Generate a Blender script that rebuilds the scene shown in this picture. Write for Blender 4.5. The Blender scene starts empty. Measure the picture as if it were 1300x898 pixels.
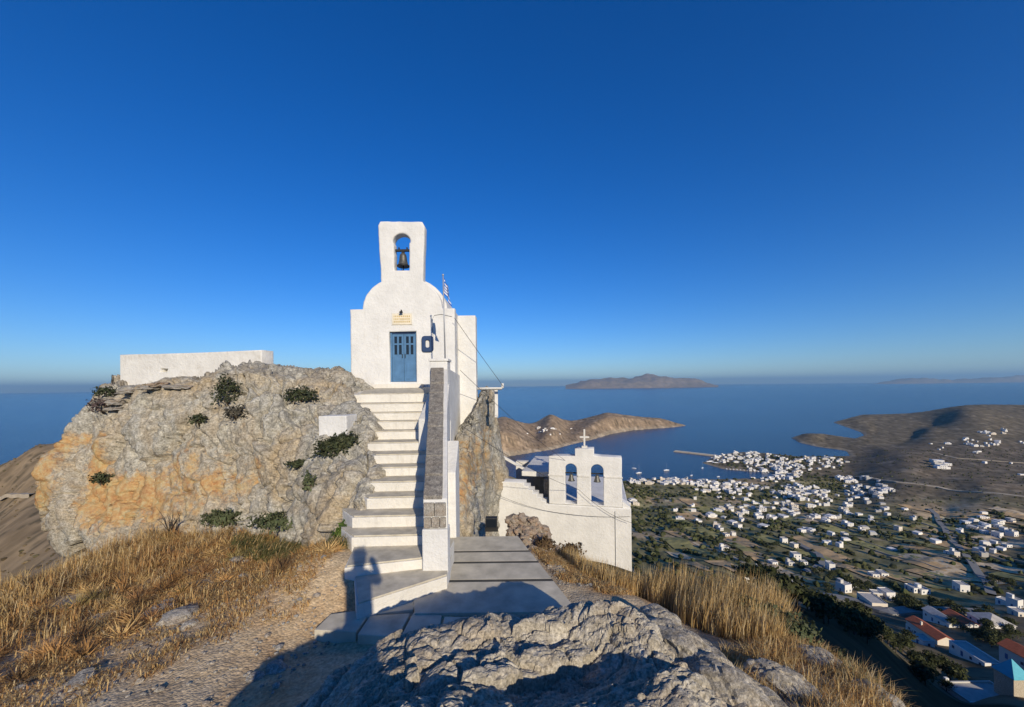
import bpy, bmesh, math, random
import numpy as np
from mathutils import Vector, Matrix

scene = bpy.context.scene
C = scene.collection
random.seed(7)
RNG = np.random.default_rng(11)

# ------------------------------------------------------------------ camera, sky, sun, exposure
F, CX, HY, ROLL = 500.0, 650.0, 490.0, math.radians(0.68)
RV = Vector((math.cos(ROLL), 0, -math.sin(ROLL)))
UV = Vector((math.sin(ROLL), 0, math.cos(ROLL)))
cam_data = bpy.data.cameras.new('camera')
cam = bpy.data.objects.new('camera', cam_data); C.objects.link(cam)
cam.matrix_world = Matrix(((RV.x, UV.x, 0, 0), (RV.y, UV.y, -1, 0), (RV.z, UV.z, 0, 0), (0, 0, 0, 1)))
cam_data.sensor_width = 36.0
cam_data.lens = F / 1300 * 36.0
cam_data.shift_y = (HY - 449) / 1300
cam_data.clip_start = 0.05
cam_data.clip_end = 250000
scene.camera = cam

SUN = Vector((0.385, -1.0, 0.41)).normalized()
world = bpy.data.worlds.new('World'); scene.world = world
world.use_nodes = True
wn = world.node_tree.nodes; wl = world.node_tree.links
sky = wn.new('ShaderNodeTexSky'); sky.sky_type = 'NISHITA'; sky.sun_disc = False
sky.sun_elevation = math.asin(SUN.z); sky.sun_rotation = math.atan2(SUN.x, SUN.y)
sky.altitude = 200; sky.air_density = 1.0; sky.dust_density = 0.0; sky.ozone_density = 7.0
bg = wn['Background']; bg.inputs[1].default_value = 0.13
hs = wn.new('ShaderNodeHueSaturation'); hs.inputs['Saturation'].default_value = 1.19; hs.inputs['Hue'].default_value = 0.511
wl.new(sky.outputs[0], hs.inputs['Color']); wl.new(hs.outputs[0], bg.inputs[0])
sun_data = bpy.data.lights.new('sun', 'SUN'); sun_data.energy = 5.0; sun_data.angle = math.radians(0.5)
sun_data.color = (1.0, 0.88, 0.69)
sun = bpy.data.objects.new('sun', sun_data); C.objects.link(sun)
sun.rotation_mode = 'QUATERNION'; sun.rotation_quaternion = SUN.to_track_quat('Z', 'Y')
sun.location = (30, -60, 60)
vs = scene.view_settings
vs.view_transform = 'Standard'; vs.look = 'None'; vs.gamma = 1.0; vs.use_curve_mapping = False; vs.exposure = 0.0
scene.render.engine = 'CYCLES'
scene.cycles.use_denoising = True
scene.cycles.max_bounces = 6; scene.cycles.diffuse_bounces = 3; scene.cycles.volume_bounces = 0
scene.cycles.transparent_max_bounces = 6

# ------------------------------------------------------------------ helpers
def ray(px, py):
    return RV * ((px - CX) / F) + UV * ((HY - py) / F) + Vector((0, 1, 0))
def P(px, py, Y): return ray(px, py) * Y                 # point of that sight line at depth Y
def G(px, py, z):                                         # point of that sight line at height z
    d = ray(px, py); return d * (z / d.z)

_GT = np.random.default_rng(3).normal(size=(512, 3)); _GT /= np.linalg.norm(_GT, axis=1)[:, None]
def _hash(ix, iy, iz, seed=0):
    h = (ix.astype(np.int64) * 73856093) ^ (iy.astype(np.int64) * 19349663) ^ (iz.astype(np.int64) * 83492791) ^ (seed * 2654435761)
    h = (h ^ (h >> 13)) * 1274126177
    return (h ^ (h >> 16)) & 0x7fffffff
def pnoise(p, seed=0):
    i = np.floor(p).astype(np.int64); f = p - i
    u = f * f * f * (f * (f * 6 - 15) + 10)
    out = np.zeros(len(p))
    for dx in (0, 1):
        for dy in (0, 1):
            for dz in (0, 1):
                g = _GT[_hash(i[:, 0] + dx, i[:, 1] + dy, i[:, 2] + dz, seed) % 512]
                d = f - np.array([dx, dy, dz])
                w = (u[:, 0] if dx else 1 - u[:, 0]) * (u[:, 1] if dy else 1 - u[:, 1]) * (u[:, 2] if dz else 1 - u[:, 2])
                out += w * (g * d).sum(1)
    return out * 1.5
def fbm(p, oct=4, seed=0, gain=0.5):
    o = np.zeros(len(p)); a = 1.0
    for k in range(oct):
        o += a * pnoise(p * (2.03 ** k) + k * 7.3, seed + k); a *= gain
    return o
def blocky(p, seed=0):
    """cells with a random height and tilt each: reads as broken rock facets"""
    i = np.floor(p).astype(np.int64)
    best = np.full(len(p), 1e9); val = np.zeros(len(p)); sec = np.full(len(p), 1e9)
    for dx in (-1, 0, 1):
        for dy in (-1, 0, 1):
            for dz in (-1, 0, 1):
                c = i + np.array([dx, dy, dz])
                h = _hash(c[:, 0], c[:, 1], c[:, 2], seed)
                pt = c + np.stack([(h % 1000) / 1000., ((h // 1000) % 1000) / 1000., ((h // 1000000) % 1000) / 1000.], 1)
                d = p - pt; dd = (d * d).sum(1)
                g = _GT[h % 512]
                v = ((h >> 7) % 997) / 997. - 0.5 + 0.9 * (g * d).sum(1)
                nb = dd < best
                sec = np.where(nb, best, np.minimum(sec, dd))
                val = np.where(nb, v, val); best = np.where(nb, dd, best)
    edge = np.sqrt(sec) - np.sqrt(best)
    return val - 0.35 * np.exp(-(edge / 0.07) ** 2)
def fissure(p, width, seed):
    n_ = fbm(p, 3, seed, 0.45); return -np.exp(-(n_ / width) ** 2)
def sstep(a, b, x):
    t = np.clip((x - a) / (b - a), 0, 1); return t * t * (3 - 2 * t)

class RBF:
    def __init__(s, pts, vals, c=0.3):
        s.p = np.array(pts, float); s.c = c; n = len(s.p)
        A = np.zeros((n + 3, n + 3)); A[:n, :n] = s.k(s.p); A[:n, n] = 1; A[:n, n + 1:] = s.p; A[n:, :n] = A[:n, n:].T
        s.w = np.linalg.solve(A, np.concatenate([vals, np.zeros(3)]))
    def k(s, q):
        d = ((q[:, None, :] - s.p[None]) ** 2).sum(2); return -np.sqrt(d + s.c ** 2)
    def __call__(s, q):
        q = np.asarray(q, float); out = np.empty(len(q)); n = len(s.p)
        for a in range(0, len(q), 20000):
            b = q[a:a + 20000]; out[a:a + 20000] = s.k(b) @ s.w[:n] + s.w[n] + b @ s.w[n + 1:]
        return out

def new_mesh(name, v, f, smooth=False):
    me = bpy.data.meshes.new(name)
    me.from_pydata([tuple(map(float, x)) for x in v], [], f); me.update()
    if smooth: me.polygons.foreach_set('use_smooth', [True] * len(me.polygons))
    return me
def np_mesh(name, v, f, smooth=False):
    """v (n,3), f (m,k) arrays of one face size"""
    v = np.asarray(v, np.float32); f = np.asarray(f, np.int32); m, k = f.shape
    me = bpy.data.meshes.new(name)
    me.vertices.add(len(v)); me.vertices.foreach_set('co', v.ravel())
    me.loops.add(m * k); me.loops.foreach_set('vertex_index', f.ravel())
    me.polygons.add(m); me.polygons.foreach_set('loop_start', np.arange(0, m * k, k, dtype=np.int32))
    me.polygons.foreach_set('loop_total', np.full(m, k, np.int32))
    me.polygons.foreach_set('use_smooth', np.full(m, smooth, bool))
    me.update(calc_edges=True); me.validate()
    return me
def link(name, me, mat=None, parent=None, loc=None, rz=0):
    o = bpy.data.objects.new(name, me); C.objects.link(o)
    if mat is not None and me is not None and not me.materials: me.materials.append(mat)
    if parent: o.parent = parent
    if loc is not None: o.location = loc
    if rz: o.rotation_euler = (0, 0, rz)
    return o
def empty(name, loc=(0, 0, 0), rz=0):
    o = bpy.data.objects.new(name, None); C.objects.link(o); o.location = loc; o.rotation_euler = (0, 0, rz)
    o.empty_display_size = 0.2; return o
def tag(o, label, cat, group=None):
    o['label'] = label; o['category'] = cat; o['kind'] = 'thing'
    if group: o['group'] = group
    return o
def struct(o, label=None):
    o['kind'] = 'structure'
    if label: o['label'] = label
    return o
def stuff(o, label, cat):
    o['kind'] = 'stuff'; o['label'] = label; o['category'] = cat; return o
def copy_tree(o, parent=None):
    c = o.copy(); C.objects.link(c); c.parent = parent
    for ch in list(o.children): copy_tree(ch, c)
    return c
def vcol(me, cols, name='Col'):
    a = me.color_attributes.new(name, 'FLOAT_COLOR', 'POINT')
    c = np.ones((len(me.vertices), 4), np.float32); c[:, :3] = cols
    a.data.foreach_set('color', c.ravel())
def grid_faces(n, m):
    a = np.arange(n * m).reshape(n, m)
    return np.stack([a[:-1, :-1], a[1:, :-1], a[1:, 1:], a[:-1, 1:]], -1).reshape(-1, 4)
def grid_normals(p):
    du = np.gradient(p, axis=0); dv = np.gradient(p, axis=1)
    n = np.cross(du, dv); n /= np.linalg.norm(n, axis=2)[..., None] + 1e-9
    return n
def boxv(x0, x1, y0, y1, z0, z1):
    v = [(x0, y0, z0), (x1, y0, z0), (x1, y1, z0), (x0, y1, z0), (x0, y0, z1), (x1, y0, z1), (x1, y1, z1), (x0, y1, z1)]
    f = [(0, 3, 2, 1), (4, 5, 6, 7), (0, 1, 5, 4), (1, 2, 6, 5), (2, 3, 7, 6), (3, 0, 4, 7)]
    return v, f
def bevel_mesh(me, w, seg=2):
    bm = bmesh.new(); bm.from_mesh(me)
    bmesh.ops.bevel(bm, geom=bm.edges[:] , offset=w, segments=seg, affect='EDGES', profile=0.6)
    bm.to_mesh(me); bm.free(); return me
def box(name, x0, x1, y0, y1, z0, z1, mat, parent=None, bev=0.0):
    v, f = boxv(x0, x1, y0, y1, z0, z1); me = new_mesh(name, v, f)
    if bev: bevel_mesh(me, bev)
    return link(name, me, mat, parent)
def merge_boxes(name, boxes, bev=0):
    V = []; Fc = []
    for b in boxes:
        v, f = boxv(*b); n = len(V); V += v; Fc += [tuple(i + n for i in q) for q in f]
    me = new_mesh(name, V, Fc)
    if bev: bevel_mesh(me, bev)
    return me
def prism(name, pts, z0, z1, mat, parent=None, bev=0.0):
    """plan polygon (x,y) counter-clockwise, z may be lists"""
    n = len(pts); za = z0 if isinstance(z0, (list, tuple)) else [z0] * n; zb = z1 if isinstance(z1, (list, tuple)) else [z1] * n
    v = [(p[0], p[1], za[i]) for i, p in enumerate(pts)] + [(p[0], p[1], zb[i]) for i, p in enumerate(pts)]
    f = [tuple(range(n))[::-1], tuple(range(n, 2 * n))] + [(i, (i + 1) % n, (i + 1) % n + n, i + n) for i in range(n)]
    me = new_mesh(name, v, f)
    if bev: bevel_mesh(me, bev)
    return link(name, me, mat, parent)
def outline(name, loops, depth, bev, mat, parent=None, loc=(0, 0, 0), rz=0, res=2):
    """filled 2-D outline (x,z) with holes, given thickness in y (front at y=0), rounded edges"""
    cu = bpy.data.curves.new(name, 'CURVE'); cu.dimensions = '2D'; cu.fill_mode = 'BOTH'
    cu.extrude = max(depth / 2 - bev, 0.001); cu.bevel_depth = bev; cu.bevel_resolution = res; cu.offset = -bev
    for lp in loops:
        s = cu.splines.new('POLY'); s.points.add(len(lp) - 1); s.use_cyclic_u = True
        for i, (x, z) in enumerate(lp): s.points[i].co = (x, z, 0, 1)
    o = bpy.data.objects.new(name, cu); C.objects.link(o)
    dg = bpy.context.evaluated_depsgraph_get()
    me = bpy.data.meshes.new_from_object(o.evaluated_get(dg)); bpy.data.objects.remove(o); bpy.data.curves.remove(cu)
    me.transform(Matrix(((1, 0, 0, 0), (0, 0, -1, depth / 2), (0, 1, 0, 0), (0, 0, 0, 1))))
    me.materials.clear()
    bm = bmesh.new(); bm.from_mesh(me); bmesh.ops.remove_doubles(bm, verts=bm.verts[:], dist=1e-4); bmesh.ops.recalc_face_normals(bm, faces=bm.faces[:]); bm.to_mesh(me); bm.free()
    return link(name, me, mat, parent, loc, rz)
def tube_mesh(name, pts, r, sides=6, taper=None):
    pts = [Vector(p) for p in pts]; V = []; Fc = []
    for i, p in enumerate(pts):
        t = (pts[min(i + 1, len(pts) - 1)] - pts[max(i - 1, 0)]).normalized()
        a = t.orthogonal().normalized() if abs(t.z) > 0.9 else t.cross(Vector((0, 0, 1))).normalized(); b = t.cross(a)
        rr = r if taper is None else r + (taper - r) * i / (len(pts) - 1)
        for k in range(sides):
            an = 2 * math.pi * k / sides; V.append(p + (a * math.cos(an) + b * math.sin(an)) * rr)
    for i in range(len(pts) - 1):
        for k in range(sides):
            k2 = (k + 1) % sides; Fc.append((i * sides + k, i * sides + k2, (i + 1) * sides + k2, (i + 1) * sides + k))
    Fc.append(tuple(range(sides))[::-1]); n = (len(pts) - 1) * sides; Fc.append(tuple(range(n, n + sides)))
    return new_mesh(name, V, Fc, True)
def lathe(name, prof, sides=20):
    V = []; Fc = []
    for r, z in prof:
        for k in range(sides):
            a = 2 * math.pi * k / sides; V.append((r * math.cos(a), r * math.sin(a), z))
    for i in range(len(prof) - 1):
        for k in range(sides):
            k2 = (k + 1) % sides; Fc.append((i * sides + k, i * sides + k2, (i + 1) * sides + k2, (i + 1) * sides + k))
    return new_mesh(name, V, Fc, True)

# ------------------------------------------------------------------ materials
def mat_new(name, rough=0.85, spec=0.3):
    m = bpy.data.materials.new(name); m.use_nodes = True
    b = m.node_tree.nodes['Principled BSDF']; b.inputs['Roughness'].default_value = rough
    b.inputs['Specular IOR Level'].default_value = spec
    return m, m.node_tree.nodes, m.node_tree.links, b
def ramp(n, stops, interp='LINEAR'):
    r = n.new('ShaderNodeValToRGB'); r.color_ramp.interpolation = interp
    els = r.color_ramp.elements
    while len(els) > 1: els.remove(els[-1])
    els[0].position = stops[0][0]; els[0].color = (*stops[0][1], 1)
    for p, c in stops[1:]:
        e = els.new(p); e.color = (*c, 1)
    return r
def noise_node(n, l, scale, detail=5, rough=0.6, coord='Object', dist=0.0, vec=None, mapping=None):
    t = n.new('ShaderNodeTexNoise'); t.inputs['Scale'].default_value = scale; t.inputs['Detail'].default_value = detail
    t.inputs['Roughness'].default_value = rough; t.inputs['Distortion'].default_value = dist
    if vec is None:
        tc = n.new('ShaderNodeTexCoord'); vec = tc.outputs[coord]
    if mapping:
        mp = n.new('ShaderNodeMapping'); mp.inputs['Scale'].default_value = mapping; l.new(vec, mp.inputs['Vector']); vec = mp.outputs[0]
    l.new(vec, t.inputs['Vector']); return t
def mixc(n, l, fac, a, b, mode='MIX'):
    m = n.new('ShaderNodeMix'); m.data_type = 'RGBA'; m.blend_type = mode
    for idx, s in ((0, fac), (6, a), (7, b)):
        if hasattr(s, 'is_output'): l.new(s, m.inputs[idx])
        elif idx == 0: m.inputs[0].default_value = s
        else: m.inputs[idx].default_value = (*s, 1)
    return m.outputs[2]
def bump(n, l, bsdf, height, strength, dist=0.02):
    b = n.new('ShaderNodeBump'); b.inputs['Strength'].default_value = strength; b.inputs['Distance'].default_value = dist
    l.new(height, b.inputs['Height']); l.new(b.outputs[0], bsdf.inputs['Normal']); return b
def simple(name, col, rough=0.8, var=0.12, scale=6.0, bmp=0.0, metallic=0.0, spec=0.3, coord='Object'):
    m, n, l, b = mat_new(name, rough, spec)
    t = noise_node(n, l, scale, coord=coord)
    r = ramp(n, [(0.3, tuple(max(0, c * (1 - var)) for c in col)), (0.7, tuple(min(1, c * (1 + var)) for c in col))])
    l.new(t.outputs[0], r.inputs[0]); l.new(r.outputs[0], b.inputs['Base Color']); b.inputs['Metallic'].default_value = metallic
    if bmp: bump(n, l, b, t.outputs[0], bmp)
    return m
def attr_mat(name, rough=0.9, var=0.25, scale=3.0, trans=0.0, bmp=0.0):
    m, n, l, b = mat_new(name, rough, 0.04)
    a = n.new('ShaderNodeAttribute'); a.attribute_name = 'Col'
    t = noise_node(n, l, scale); r = ramp(n, [(0.3, (1 - var,) * 3), (0.7, (1 + var,) * 3)]); l.new(t.outputs[0], r.inputs[0])
    o = mixc(n, l, 1.0, a.outputs[0], r.outputs[0], 'MULTIPLY'); l.new(o, b.inputs['Base Color'])
    if trans:
        tr = n.new('ShaderNodeBsdfTranslucent'); l.new(o, tr.inputs[0])
        mx = n.new('ShaderNodeMixShader'); mx.inputs[0].default_value = trans
        l.new(b.outputs[0], mx.inputs[1]); l.new(tr.outputs[0], mx.inputs[2]); l.new(mx.outputs[0], n['Material Output'].inputs[0])
    if bmp: bump(n, l, b, t.outputs[0], bmp, 0.3)
    return m
def whitewash(name, base=(0.71, 0.70, 0.67), stain=0.34, stain_col=(0.50, 0.46, 0.40), lo=0.58, streak=(3, 3, 0.5)):
    m, n, l, b = mat_new(name, 0.9, 0.1)
    t1 = noise_node(n, l, 1.3, 6, 0.65); t2 = noise_node(n, l, 9.0, 6, 0.7); t3 = noise_node(n, l, 2.2, 5, 0.7, mapping=streak)
    r1 = ramp(n, [(0.38, tuple(c * 0.87 for c in base)), (0.65, base)]); l.new(t1.outputs[0], r1.inputs[0])
    r2 = ramp(n, [(lo, (0, 0, 0)), (lo + 0.14, (stain,) * 3)]); l.new(t3.outputs[0], r2.inputs[0])
    r3 = ramp(n, [(0.62, (0, 0, 0)), (0.75, (stain,) * 3)]); l.new(t2.outputs[0], r3.inputs[0])
    c = mixc(n, l, r2.outputs[0], r1.outputs[0], stain_col); c = mixc(n, l, r3.outputs[0], c, (0.42, 0.40, 0.37))
    l.new(c, b.inputs['Base Color'])
    mx = n.new('ShaderNodeMath'); mx.operation = 'ADD'; l.new(t1.outputs[0], mx.inputs[0]); l.new(t2.outputs[0], mx.inputs[1])
    bump(n, l, b, mx.outputs[0], 0.6, 0.05)
    return m
def rock_mat(name, base, dark, light, lichen=0.0, scale=1.0, warm=(0.36, 0.26, 0.15)):
    m, n, l, b = mat_new(name, 0.92, 0.08)
    t1 = noise_node(n, l, 0.55 * scale, 8, 0.65, dist=0.6); t2 = noise_node(n, l, 5.0 * scale, 10, 0.75); t3 = noise_node(n, l, 22.0 * scale, 8, 0.75)
    v = n.new('ShaderNodeTexVoronoi'); v.inputs['Scale'].default_value = 9 * scale; v.distance = 'EUCLIDEAN'
    tc = n.new('ShaderNodeTexCoord'); wp = mixc(n, l, 0.18, tc.outputs['Object'], t2.outputs[1]); l.new(wp, v.inputs['Vector'])
    r1 = ramp(n, [(0.36, dark), (0.5, base), (0.64, light)]); l.new(t2.outputs[0], r1.inputs[0])
    r2 = ramp(n, [(0.45, (0, 0, 0)), (0.65, (0.6,) * 3)]); l.new(t1.outputs[0], r2.inputs[0])
    c = mixc(n, l, r2.outputs[0], r1.outputs[0], warm)
    r3 = ramp(n, [(0.36, (0.5,) * 3), (0.64, (1.45,) * 3)]); l.new(t3.outputs[0], r3.inputs[0])
    c = mixc(n, l, 1.0, c, r3.outputs[0], 'MULTIPLY')
    if lichen:
        a = n.new('ShaderNodeAttribute'); a.attribute_name = 'Lichen'
        t4 = noise_node(n, l, 2.6 * scale, 8, 0.7)
        mu = n.new('ShaderNodeMath'); mu.operation = 'MULTIPLY_ADD'; l.new(a.outputs['Fac'], mu.inputs[0]); mu.inputs[1].default_value = 1.0
        sp = n.new('ShaderNodeMath'); sp.operation = 'MULTIPLY_ADD'; l.new(t3.outputs[0], sp.inputs[0]); sp.inputs[1].default_value = 0.55; l.new(t4.outputs[0], sp.inputs[2]); l.new(sp.outputs[0], mu.inputs[2])
        mu2 = n.new('ShaderNodeMath'); mu2.operation = 'SUBTRACT'; l.new(mu.outputs[0], mu2.inputs[0]); mu2.inputs[1].default_value = 0.275
        r4 = ramp(n, [(0.66, (0, 0, 0)), (0.86, (lichen * 0.8,) * 3)]); mu = mu2; l.new(mu.outputs[0], r4.inputs[0])
        r5 = ramp(n, [(0.38, (0.40, 0.18, 0.06)), (0.5, (0.46, 0.27, 0.09)), (0.62, (0.42, 0.34, 0.16))]); l.new(t2.outputs[0], r5.inputs[0])
        c = mixc(n, l, r4.outputs[0], c, r5.outputs[0])
    l.new(c, b.inputs['Base Color'])
    ad = n.new('ShaderNodeMath'); ad.operation = 'MULTIPLY_ADD'; l.new(v.outputs['Distance'], ad.inputs[0]); ad.inputs[1].default_value = 0.5; l.new(t2.outputs[0], ad.inputs[2])
    ad2 = n.new('ShaderNodeMath'); ad2.operation = 'MULTIPLY_ADD'; l.new(t3.outputs[0], ad2.inputs[0]); ad2.inputs[1].default_value = 0.45; l.new(ad.outputs[0], ad2.inputs[2])
    bump(n, l, b, ad2.outputs[0], 0.6, 0.05 / scale ** 0.5)
    return m

M = {}
M['white'] = whitewash('whitewash')
M['white_worn'] = whitewash('whitewash_worn', (0.70, 0.68, 0.63), 0.5, (0.42, 0.38, 0.31), 0.54, (1.1, 1.1, 1.0))
M['white_step'] = whitewash('whitewash_steps', (0.72, 0.69, 0.62), 0.4, (0.45, 0.42, 0.36), 0.54)
M['tread'] = simple('slate_tread', (0.50, 0.455, 0.36), 0.85, 0.22, 5.0, 0.25, spec=0.08)
M['slab'] = simple('path_slab', (0.50, 0.455, 0.36), 0.85, 0.25, 3.0, 0.3, spec=0.08)
M['joint'] = simple('joint_mortar', (0.07, 0.066, 0.055), 0.9, 0.2, 9.0)
M['coping'] = rock_mat('coping_stone', (0.24, 0.22, 0.19), (0.12, 0.11, 0.10), (0.36, 0.33, 0.28), 0, 2.0, (0.26, 0.22, 0.17))
M['blue'] = simple('blue_paint', (0.07, 0.165, 0.30), 0.55, 0.18, 4.0)
M['blue_dark'] = simple('dark_blue_paint', (0.02, 0.048, 0.12), 0.5, 0.15, 8.0)
M['glass'] = simple('dark_glass', (0.012, 0.016, 0.022), 0.12, 0.1, 3.0, spec=0.5)
M['bronze'] = simple('bell_bronze', (0.12, 0.12, 0.11), 0.5, 0.3, 12.0, metallic=0.6)
M['iron'] = simple('dark_iron', (0.03, 0.03, 0.03), 0.6, 0.2, 12.0, metallic=0.4)
M['steel'] = simple('galvanised', (0.42, 0.43, 0.44), 0.5, 0.15, 10.0, metallic=0.5)
M['cable'] = simple('cable_rubber', (0.03, 0.03, 0.032), 0.6, 0.1, 5.0)
M['marble'] = simple('marble_plaque', (0.68, 0.61, 0.47), 0.6, 0.12, 8.0)
M['carve'] = simple('carved_letters', (0.52, 0.40, 0.20), 0.8, 0.2, 20.0)
M['cliff'] = rock_mat('cliff_rock', (0.335, 0.315, 0.265), (0.18, 0.17, 0.145), (0.47, 0.45, 0.39), 0.95, 1.0, (0.37, 0.27, 0.15))
M['rock'] = rock_mat('schist_rock', (0.41, 0.365, 0.285), (0.25, 0.22, 0.17), (0.52, 0.475, 0.39), 0, 1.8, (0.37, 0.295, 0.21))
M['stone'] = rock_mat('loose_stone', (0.33, 0.31, 0.27), (0.20, 0.18, 0.16), (0.48, 0.45, 0.40), 0, 3.0, (0.34, 0.25, 0.17))
M['rubble'] = rock_mat('red_rubble', (0.34, 0.285, 0.22), (0.18, 0.14, 0.11), (0.48, 0.42, 0.35), 0, 3.0, (0.38, 0.22, 0.13))
M['grass'] = attr_mat('dry_grass', 0.8, 0.1, 2.0, 0.35)
M['leaf'] = attr_mat('foliage', 0.75, 0.2, 2.0, 0.25)
M['bark'] = simple('bark', (0.11, 0.085, 0.06), 0.9, 0.3, 8.0, 0.4)
# ------------------------------------------------------------------ sea and far land
SEA = -220.0
m, n, l, b = mat_new('sea_water', 0.22, 0.35)
t = noise_node(n, l, 0.0016, 6, 0.6, mapping=(0.35, 1.8, 1)); r = ramp(n, [(0.35, (0.005, 0.024, 0.064)), (0.65, (0.016, 0.052, 0.110))]); l.new(t.outputs[0], r.inputs[0])
l.new(r.outputs[0], b.inputs['Base Color']); t2 = noise_node(n, l, 0.06, 6, 0.7); bump(n, l, b, t2.outputs[0], 0.5, 4.0)
M['sea'] = m
ang = np.linspace(0, 2 * math.pi, 96, endpoint=False); rad = np.array([0, 500, 2000, 8000, 30000, 110000.])
sv = [(0, 0, SEA)] + [(rr * math.cos(a), rr * math.sin(a), SEA) for rr in rad[1:] for a in ang]
sf = [(0, 1 + i, 1 + (i + 1) % 96) for i in range(96)] + [(1 + k * 96 + i, 1 + (k + 1) * 96 + i, 1 + (k + 1) * 96 + (i + 1) % 96, 1 + k * 96 + (i + 1) % 96) for k in range(4) for i in range(96)]
struct(link('sea', new_mesh('sea', sv, sf), M['sea']), 'deep blue open sea reaching to the horizon')

def g2(px, py):
    q = G(px, py, SEA); return (q.x, q.y)
coast = [(-4000, -4000), (-1800, -800), (-1250, 500), (-850, 950), (-350, 1200), (-150, 1700), (250, 2150)] + \
    [g2(*q) for q in [(845, 536), (872, 540.5), (850, 543), (805, 546), (775, 551), (752, 558), (735, 562), (700, 571), (640, 580), (618, 596), (632, 612), (700, 615), (760, 613), (791, 611), (815, 608.5), (895, 609), (960, 607), (983, 605), (978, 600), (945, 598.5), (918, 596), (891, 588), (909, 578.5), (930, 575), (953, 573.5), (985, 577), (1011, 580), (1050, 579.5), (1079, 579), (1074, 572.5), (1041, 568), (1015, 562), (1005, 556), (1020, 551.5), (1045, 551), (1065, 554), (1085, 557), (1097, 553), (1093, 549)]] + \
    [(1750, 2150), (2300, 2600), (3200, 2750), (5000, 2400), (7000, 0), (6000, -4000)]
CO = np.array(coast)
def shore(q):
    """signed distance to the coast, positive on land"""
    out = np.full(len(q), 1e18); inside = np.zeros(len(q), bool); n = len(CO)
    for i in range(n):
        a = CO[i]; b2 = CO[(i + 1) % n]; d = b2 - a
        tt = np.clip(((q - a) @ d) / (d @ d), 0, 1); e = q - (a + tt[:, None] * d); out = np.minimum(out, (e * e).sum(1))
        c = ((a[1] > q[:, 1]) != (b2[1] > q[:, 1])) & (q[:, 0] < (b2[0] - a[0]) * (q[:, 1] - a[1]) / (b2[1] - a[1] + 1e-12) + a[0])
        inside ^= c
    return np.sqrt(out) * np.where(inside, 1, -1)
ctrl = [(640, 531, 1650), (700, 530, 1800), (770, 524, 2130), (830, 529, 2250), (680, 555, 1560), (720, 548, 1750),
        (1025, 549, 1590), (1050, 556, 1560), (1110, 548, 1720), (1120, 556, 1650), (1145, 552, 1720), (1185, 541, 1880), (1225, 522, 2100), (1300, 523, 2150), (1300, 540, 1700), (1180, 545, 1640),
        (1200, 565, 1250), (1300, 575, 1120), (1120, 570, 1220), (1300, 600, 850), (1150, 600, 850), (1150, 582, 1000), (1250, 620, 700), (1080, 612, 862),
        (1200, 650, 600), (1000, 650, 640), (850, 650, 640), (850, 680, 500), (1000, 700, 430), (1200, 700, 430), (1300, 700, 420),
        (1000, 740, 320), (1200, 760, 300), (1300, 760, 290), (1100, 786, 240), (1200, 818, 200), (1130, 840, 112), (1290, 830, 185), (905, 743, 105), (950, 763, 110), (1000, 776, 120), (1080, 781, 138), (1290, 893, 125), (1220, 890, 135), (880, 730, 330),
        (950, 590, 1080), (930, 620, 830), (820, 620, 830), (700, 640, 700),
        (0, 602, 300), (45, 583, 300), (100, 565, 320), (200, 552, 330), (0, 640, 220), (0, 740, 110), (70, 700, 110), (40, 655, 160), (120, 620, 210)]
pts3 = [P(*c) for c in ctrl] + [Vector(v) for v in [
    (-20, 15, -11), (-32, 5, -16), (-14, 12, -8), (22, 10, -20), (13, 8, -12), (10, 22, -15), (0, 26, -14), (-6, 32, -16), (0, 0, -6.5), (0, 8, -6.5), (-5, 6, -6.5), (-9, 14, -6),
    (4, 17, -9.5), (8, 17, -11), (5, 60, -32), (0, 120, -62), (0, 300, -120), (-50, 700, -190), (-300, 600, -140), (-400, 900, -200), (-520, 440, -150), (-800, 600, -195), (-1000, 300, -195), (-700, 900, -205), (-1300, 0, -190), (-420, 340, -110), (-250, 420, -110), (-180, 330, -75), 
    (25, 30, -27), (50, 45, -42), (90, 60, -72),
    (0, -30, -5), (60, -10, -7), (100, 0, -13), (134, 0, -17), (152, 0, -24), (170, 0, -35), (190, 0, -51), (206, 0, -60), (249, 0, -62), (292, 0, -66), (340, 0, -85), (180, 62, -84), (256, 100, -106), (225, 60, -88), (150, -60, -10), (210, -80, -32), (260, -80, -46), (0, -300, -60), (-100, -50, -30), (-60, 40, -28), (300, -300, -60), 
    (0, -2000, -100), (3000, -1000, -60), (-1200, -500, -180), (3500, 1500, -120)]]
def lp2(xy):
    xy = np.asarray(xy, float); rr = np.hypot(xy[:, 0], xy[:, 1]) + 4; a = np.arctan2(xy[:, 0], xy[:, 1])
    w = 4.5 * (0.25 + 0.75 * np.tanh(rr / 60))
    return np.stack([np.log(rr) * 2.0 * np.cos(a) * w / 4.5, np.log(rr) * 2.0 * np.sin(a) * w / 4.5], 1)
_t = RBF(lp2([(p.x, p.y) for p in pts3]), np.array([p.z for p in pts3]), 0.12)
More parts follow.
